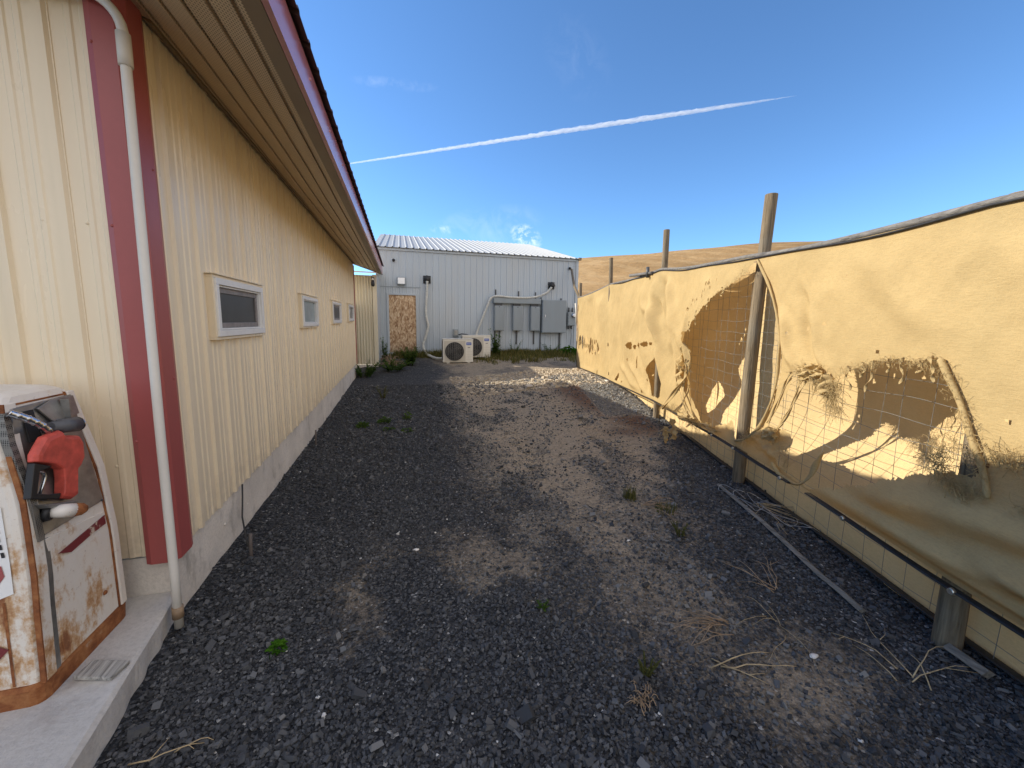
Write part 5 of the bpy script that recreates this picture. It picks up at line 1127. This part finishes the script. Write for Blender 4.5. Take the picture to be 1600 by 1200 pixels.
def weed(label, x, y, kind, n, rad, hgt, lw, seed, mat='leaf', stems=0):
    mb = MB(); sh = []
    if kind in 'lb':
        if kind == 'l': leaves(mb, sh, x, y, n, rad, hgt, lw, seed)
        else: blades(mb, sh, x, y, n, rad, hgt, lw, seed)
    else:
        rr = random.Random(seed)
        for k in range(stems):
            a = rr.uniform(0, 6.28); b = Vector(gpt(x+rad*.3*math.cos(a), y+rad*.3*math.sin(a))); l = rad*rr.uniform(.2, 1.0); hh = hgt*rr.uniform(.6, 1.05); n0 = len(mb.v)
            P = [b+Vector((math.cos(a)*l*t**1.5, math.sin(a)*l*t**1.5, hh*t)) for t in np.linspace(0, 1, 6)]
            mb.tube(P, [.006, .006, .005, .005, .004, .002], 5); sh += [.35]*(len(mb.v)-n0)
            for _ in range(n):
                t = rr.uniform(.12, 1); p = P[min(5, int(t*5))].lerp(P[min(5, int(t*5)+1)], (t*5) % 1); u = rr.uniform(0, 6.28); ll = lw*rr.uniform(.6, 1.4)*(1.2-.6*t)
                d = Vector((math.cos(u), math.sin(u), rr.uniform(-.2, .7))).normalized(); s = d.cross(Vector((0, 0, 1))).normalized()*ll*.22
                mb.add([p, p+d*ll*.5+s, p+d*ll, p+d*ll*.5-s], [(0, 1, 2, 3)]); sh += [rr.uniform(.05, .75)]*4
    return tag(obj('weed' if kind != 'b' else 'grass_tuft', mb, M[mat], shade=sh), label, 'weed' if kind != 'b' else 'grass tuft')
weed('bright green leafy weed alone on the dark gravel, bottom left', -0.625, 1.945, 'l', 80, .042, .045, .014, 1, 'leaf_bright')
weed('low green weed on the gravel, closest to the tan wall', -0.60, 6.0, 'l', 130, .09, .11, .022, 2)
weed('low green weed in the middle of a small row on the gravel', -0.30, 6.15, 'l', 110, .10, .12, .022, 3)
weed('small green weed at the right end of a row on the gravel', 0.05, 6.25, 'l', 70, .07, .15, .02, 4)
weed('tiny green sprig on the gravel in front of the weed row', -0.22, 5.75, 'l', 50, .09, .06, .022, 5)
weed('tiny green sprig on the gravel below the rightmost weed', 0.05, 5.6, 'l', 50, .09, .06, .022, 15)
weed('dry upright weed on the gravel behind the weed row', -0.40, 8.1, 's', 14, .12, .30, .05, 6, 'grass', 7)
weed('green grass tuft on the dirt, nearer the tall fence post', 2.0, 2.95, 'b', 90, .06, .14, .0035, 7, 'grass')
weed('flattened green grass tuft on the dirt, nearer the camera than the other', 2.16, 2.66, 'b', 80, .09, .09, .0035, 8, 'grass')
weed('sparse dry green weed on the gravel, lower right of centre', 1.06, 1.36, 's', 12, .05, .10, .018, 9, 'grass', 7)
weed('faint green sprig on the gravel near the middle of the yard', 0.74, 1.88, 's', 12, .05, .08, .022, 10, 'leaf', 4)
weed('small withered sprig on dirt right of centre', 2.02, 2.30, 's', 12, .07, .12, .025, 11, 'grass', 6)
weed('bushy green weed against the foundation end of the tan building', -0.98, 10.9, 's', 46, .42, .42, .085, 12, 'leaf', 22)
weed('spreading green weed in front of the dead heap by the shed', -0.25, 11.6, 's', 44, .50, .36, .085, 13, 'leaf', 20)
weed('upright green weed in front of the boarded door, left side', 0.22, 12.4, 's', 40, .26, .60, .11, 14, 'leaf', 22)
weed('tall dark weed growing between the shed and the boarded door', -0.55, 13.2, 's', 34, .16, .85, .10, 16, 'leaf', 9)
weed('tall dark weed right of the rear cooling unit', 3.30, 13.7, 's', 34, .22, .95, .16, 17, 'leaf', 10)
weed('thin wispy weed under the middle electrical box', 4.05, 13.95, 's', 10, .35, .62, .08, 18, 'leaf', 9)
weed('dark weed under the large electrical cabinet', 5.55, 13.95, 's', 22, .35, .45, .10, 19, 'leaf', 12)
weed('leafy green weed at the fence end below the meter', 6.2, 13.6, 'l', 520, .38, .42, .07, 20, 'leaf_bright')
mb = MB(); sh_ = []; rr = random.Random(12)
for k in range(760):
    x = rr.uniform(-0.3, 6.3) if k > 40 else rr.uniform(0.5, 3.2); y = min(14.12, 13.75+abs(rr.gauss(0, .22))) if k % 3 else rr.uniform(12.1, 14.1)
    if x < 0.8 and y < 13.6: continue
    if k % 3 == 0: x = rr.uniform(2.4, 6.2); y = 14.05-abs(rr.gauss(0, .8))
    blades(mb, sh_, x, y, rr.randint(14, 30), rr.uniform(.1, .28), rr.uniform(.10, .30), .009, k, .45, .8)
gr = obj('wall_grass', mb, M['grass'], shade=sh_); gr['kind'] = 'stuff'; gr['label'] = 'patchy green and dry grass along the foot of the white wall'; gr['category'] = 'grass'

# loose crushed stone over the yard
def stones():
    N = 350000
    y = -0.45+ (RNG.random(N)**1.75)*10.0; x = RNG.uniform(-1.25, 5.2, N)
    # keep what the wide lens can see
    ok = (x > np.interp(y, [-0.45, 0.5, 1.6, 2.3, 2.4, 12], [-0.86, -0.97, -1.07, -1.16, -1.20, -1.20])) & (x < fence_x(y)+0.15) & (x < 1.6*np.maximum(y, 0)+2.0)
    x, y = x[ok], y[ok]; d, r, p, f = masks(x, y); dn_ = np.clip(d*1.15+0.9*r, 0, 1)
    clump = fbm(x*1.6, y*1.6, 201, 3)
    keep = RNG.random(len(x)) < np.clip(1.0-0.90*dn_**1.4, 0.06, 1)*np.clip((clump-0.18)*2.6, 0.35, 1); keep |= (p > 0.5) & (RNG.random(len(x)) < .8)
    x, y, p, d = x[keep], y[keep], p[keep], dn_[keep]; n = len(x)
    r_ = 0.0046*np.exp(RNG.normal(0, 0.36, n))*(1+0.10*np.clip(y-1.5, 0, 6)); r_ *= 1+0.35*(fbm(x*1.1, y*1.1, 210, 2)-.5)
    bigs = RNG.random(n) < 0.045; r_[bigs] *= 1.7; r_[RNG.random(n) < .002] *= 1.4
    base = np.array([(a, b, c) for a in (-1, 1) for b in (-1, 1) for c in (-1, 1)], float)
    V = base[None]*(1+RNG.uniform(-.42, .25, (n, 8, 3)))*np.stack([RNG.uniform(.75, 1.6, n), RNG.uniform(.6, 1.1, n), RNG.uniform(.4, .85, n)], -1)[:, None, :]
    tx, ty, tz = RNG.normal(0, .45, n), RNG.normal(0, .45, n), RNG.uniform(0, 6.28, n)
    def rot(V, a, i, j):
        c, s = np.cos(a)[:, None], np.sin(a)[:, None]; A = V[:, :, i].copy(); B = V[:, :, j].copy(); V[:, :, i] = A*c-B*s; V[:, :, j] = A*s+B*c
    rot(V, tx, 1, 2); rot(V, ty, 0, 2); rot(V, tz, 0, 1)
    V *= r_[:, None, None]; V[:, :, 0] += x[:, None]; V[:, :, 1] += y[:, None]; V[:, :, 2] += (gz(x, y)+r_*RNG.uniform(.15, 1.0, n))[:, None]
    q = np.array([(0, 1, 3, 2), (4, 6, 7, 5), (0, 4, 5, 1), (2, 3, 7, 6), (0, 2, 6, 4), (1, 5, 7, 3)])
    F = (q[None]+np.arange(n)[:, None, None]*8).reshape(-1, 4)
    sh = np.clip(RNG.beta(2.2, 3.2, n), 0, .97)*0.97; sh[RNG.random(n) < .0009] = 1.0; sh[p > .5] = RNG.uniform(.72, .987, p.shape)[p > .5]  # stones lighter inside the pale mask, painted sun patch included
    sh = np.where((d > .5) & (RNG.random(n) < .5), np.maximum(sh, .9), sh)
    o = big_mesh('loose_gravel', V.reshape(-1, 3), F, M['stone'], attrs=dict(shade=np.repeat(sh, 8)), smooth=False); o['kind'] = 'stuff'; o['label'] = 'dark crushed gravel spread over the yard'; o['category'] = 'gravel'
def clods():
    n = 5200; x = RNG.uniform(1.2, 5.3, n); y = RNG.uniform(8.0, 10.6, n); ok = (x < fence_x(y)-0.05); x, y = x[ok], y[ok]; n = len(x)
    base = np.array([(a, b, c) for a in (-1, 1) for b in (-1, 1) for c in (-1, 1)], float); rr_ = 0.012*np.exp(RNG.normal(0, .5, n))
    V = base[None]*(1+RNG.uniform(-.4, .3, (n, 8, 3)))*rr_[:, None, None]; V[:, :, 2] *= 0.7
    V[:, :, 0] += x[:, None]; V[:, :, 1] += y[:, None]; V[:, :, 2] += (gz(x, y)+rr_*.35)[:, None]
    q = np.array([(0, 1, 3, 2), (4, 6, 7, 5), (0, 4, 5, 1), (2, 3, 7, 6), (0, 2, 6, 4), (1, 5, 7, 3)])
    o = big_mesh('sun_bright_clods', V.reshape(-1, 3), (q[None]+np.arange(n)[:, None, None]*8).reshape(-1, 4), M['clod'], attrs=dict(shade=np.repeat(RNG.uniform(.80, .987, n), 8)), smooth=False)
    o['kind'] = 'stuff'; o['label'] = 'clods and stones coloured paler to brighten the sunlit strip of the yard'; o['category'] = 'gravel'
clods()
stones()
rr = random.Random(77)
for (x, y, s), lab in zip(((0.06, 2.62, .016), (1.93, 1.23, .017), (1.60, 2.35, .011), (-0.98, 2.23, .010), (4.85, 8.3, .07)),
                          ('white pebble by itself on the gravel in the middle of the yard', 'elongated white stone on the gravel in the lower right', 'small white stone on the dirt right of centre', 'small white stone on gravel beside the slab corner', 'flat white stone in the sunlit gravel strip by the fence')):
    mb = MB(); n = 10; rings = []
    for t in np.linspace(-1, 1, 6):
        q = math.sqrt(max(0.02, 1-t*t)); rings.append([(x+s*1.5*q*math.cos(2*math.pi*j/n)*(1+.15*math.sin(j*2.1+x)), y+s*.8*q*math.sin(2*math.pi*j/n)*(1+.12*math.cos(j*1.7+y)), float(gz(x, y))+s*.35+s*.5*t) for j in range(n)])
    mb.loft(rings, smooth=True); tag(obj('white_stone', mb, M['pebble_white']), lab, 'stone')
branch('dead_tuft', 'small brown dried clump on the gravel near the bottom edge', 0.965, 1.245, 34, 0.05, M['twig'], 83, math.pi, 0, .0022, .03, 'dead plant')

# ------------------------------------------------------------------ the contrail (ice cloud, real volume)
def contrail():
    H = 900.0; a = Vector((-0.125, 0.938, 0.326)); b = Vector((0.697, 0.585, 0.414)); A = a*(H/a.z); B = b*(H/b.z)
    n = 260; k = 12; u = (B-A).normalized(); s = u.cross(Vector((0, 0, 1))).normalized(); w = u.cross(s); L = (B-A).length
    rings = []
    for i in range(n):
        t = i/(n-1); c = A.lerp(B, t)
        r0 = np.interp(t, [0, .1, .35, .55, .75, .9, 1], [3.6, 5.0, 8.0, 10.0, 10.5, 7, 0.8])
        rings.append([c+(s*math.cos(2*math.pi*j/k)+w*math.sin(2*math.pi*j/k))*r0*(0.45+1.1*float(fbm(t*L/16+3, j*0.9+5, 300+(j % k), 3))) for j in range(k)])
    mb = MB(); mb.loft(rings, smooth=True)
    m = bpy.data.materials.new('ice_cloud'); m.use_nodes = True; nt = m.node_tree; nt.nodes.remove(nt.nodes['Principled BSDF'])
    v = nt.nodes.new('ShaderNodeVolumePrincipled'); v.inputs['Color'].default_value = (1, 1, 1, 1); v.inputs['Density'].default_value = 0.045; v.inputs['Anisotropy'].default_value = 0.3
    nt.links.new(v.outputs[0], nt.nodes['Material Output'].inputs['Volume'])
    tag(obj('contrail', mb, m), 'long white aircraft contrail crossing the blue sky', 'contrail')
contrail()
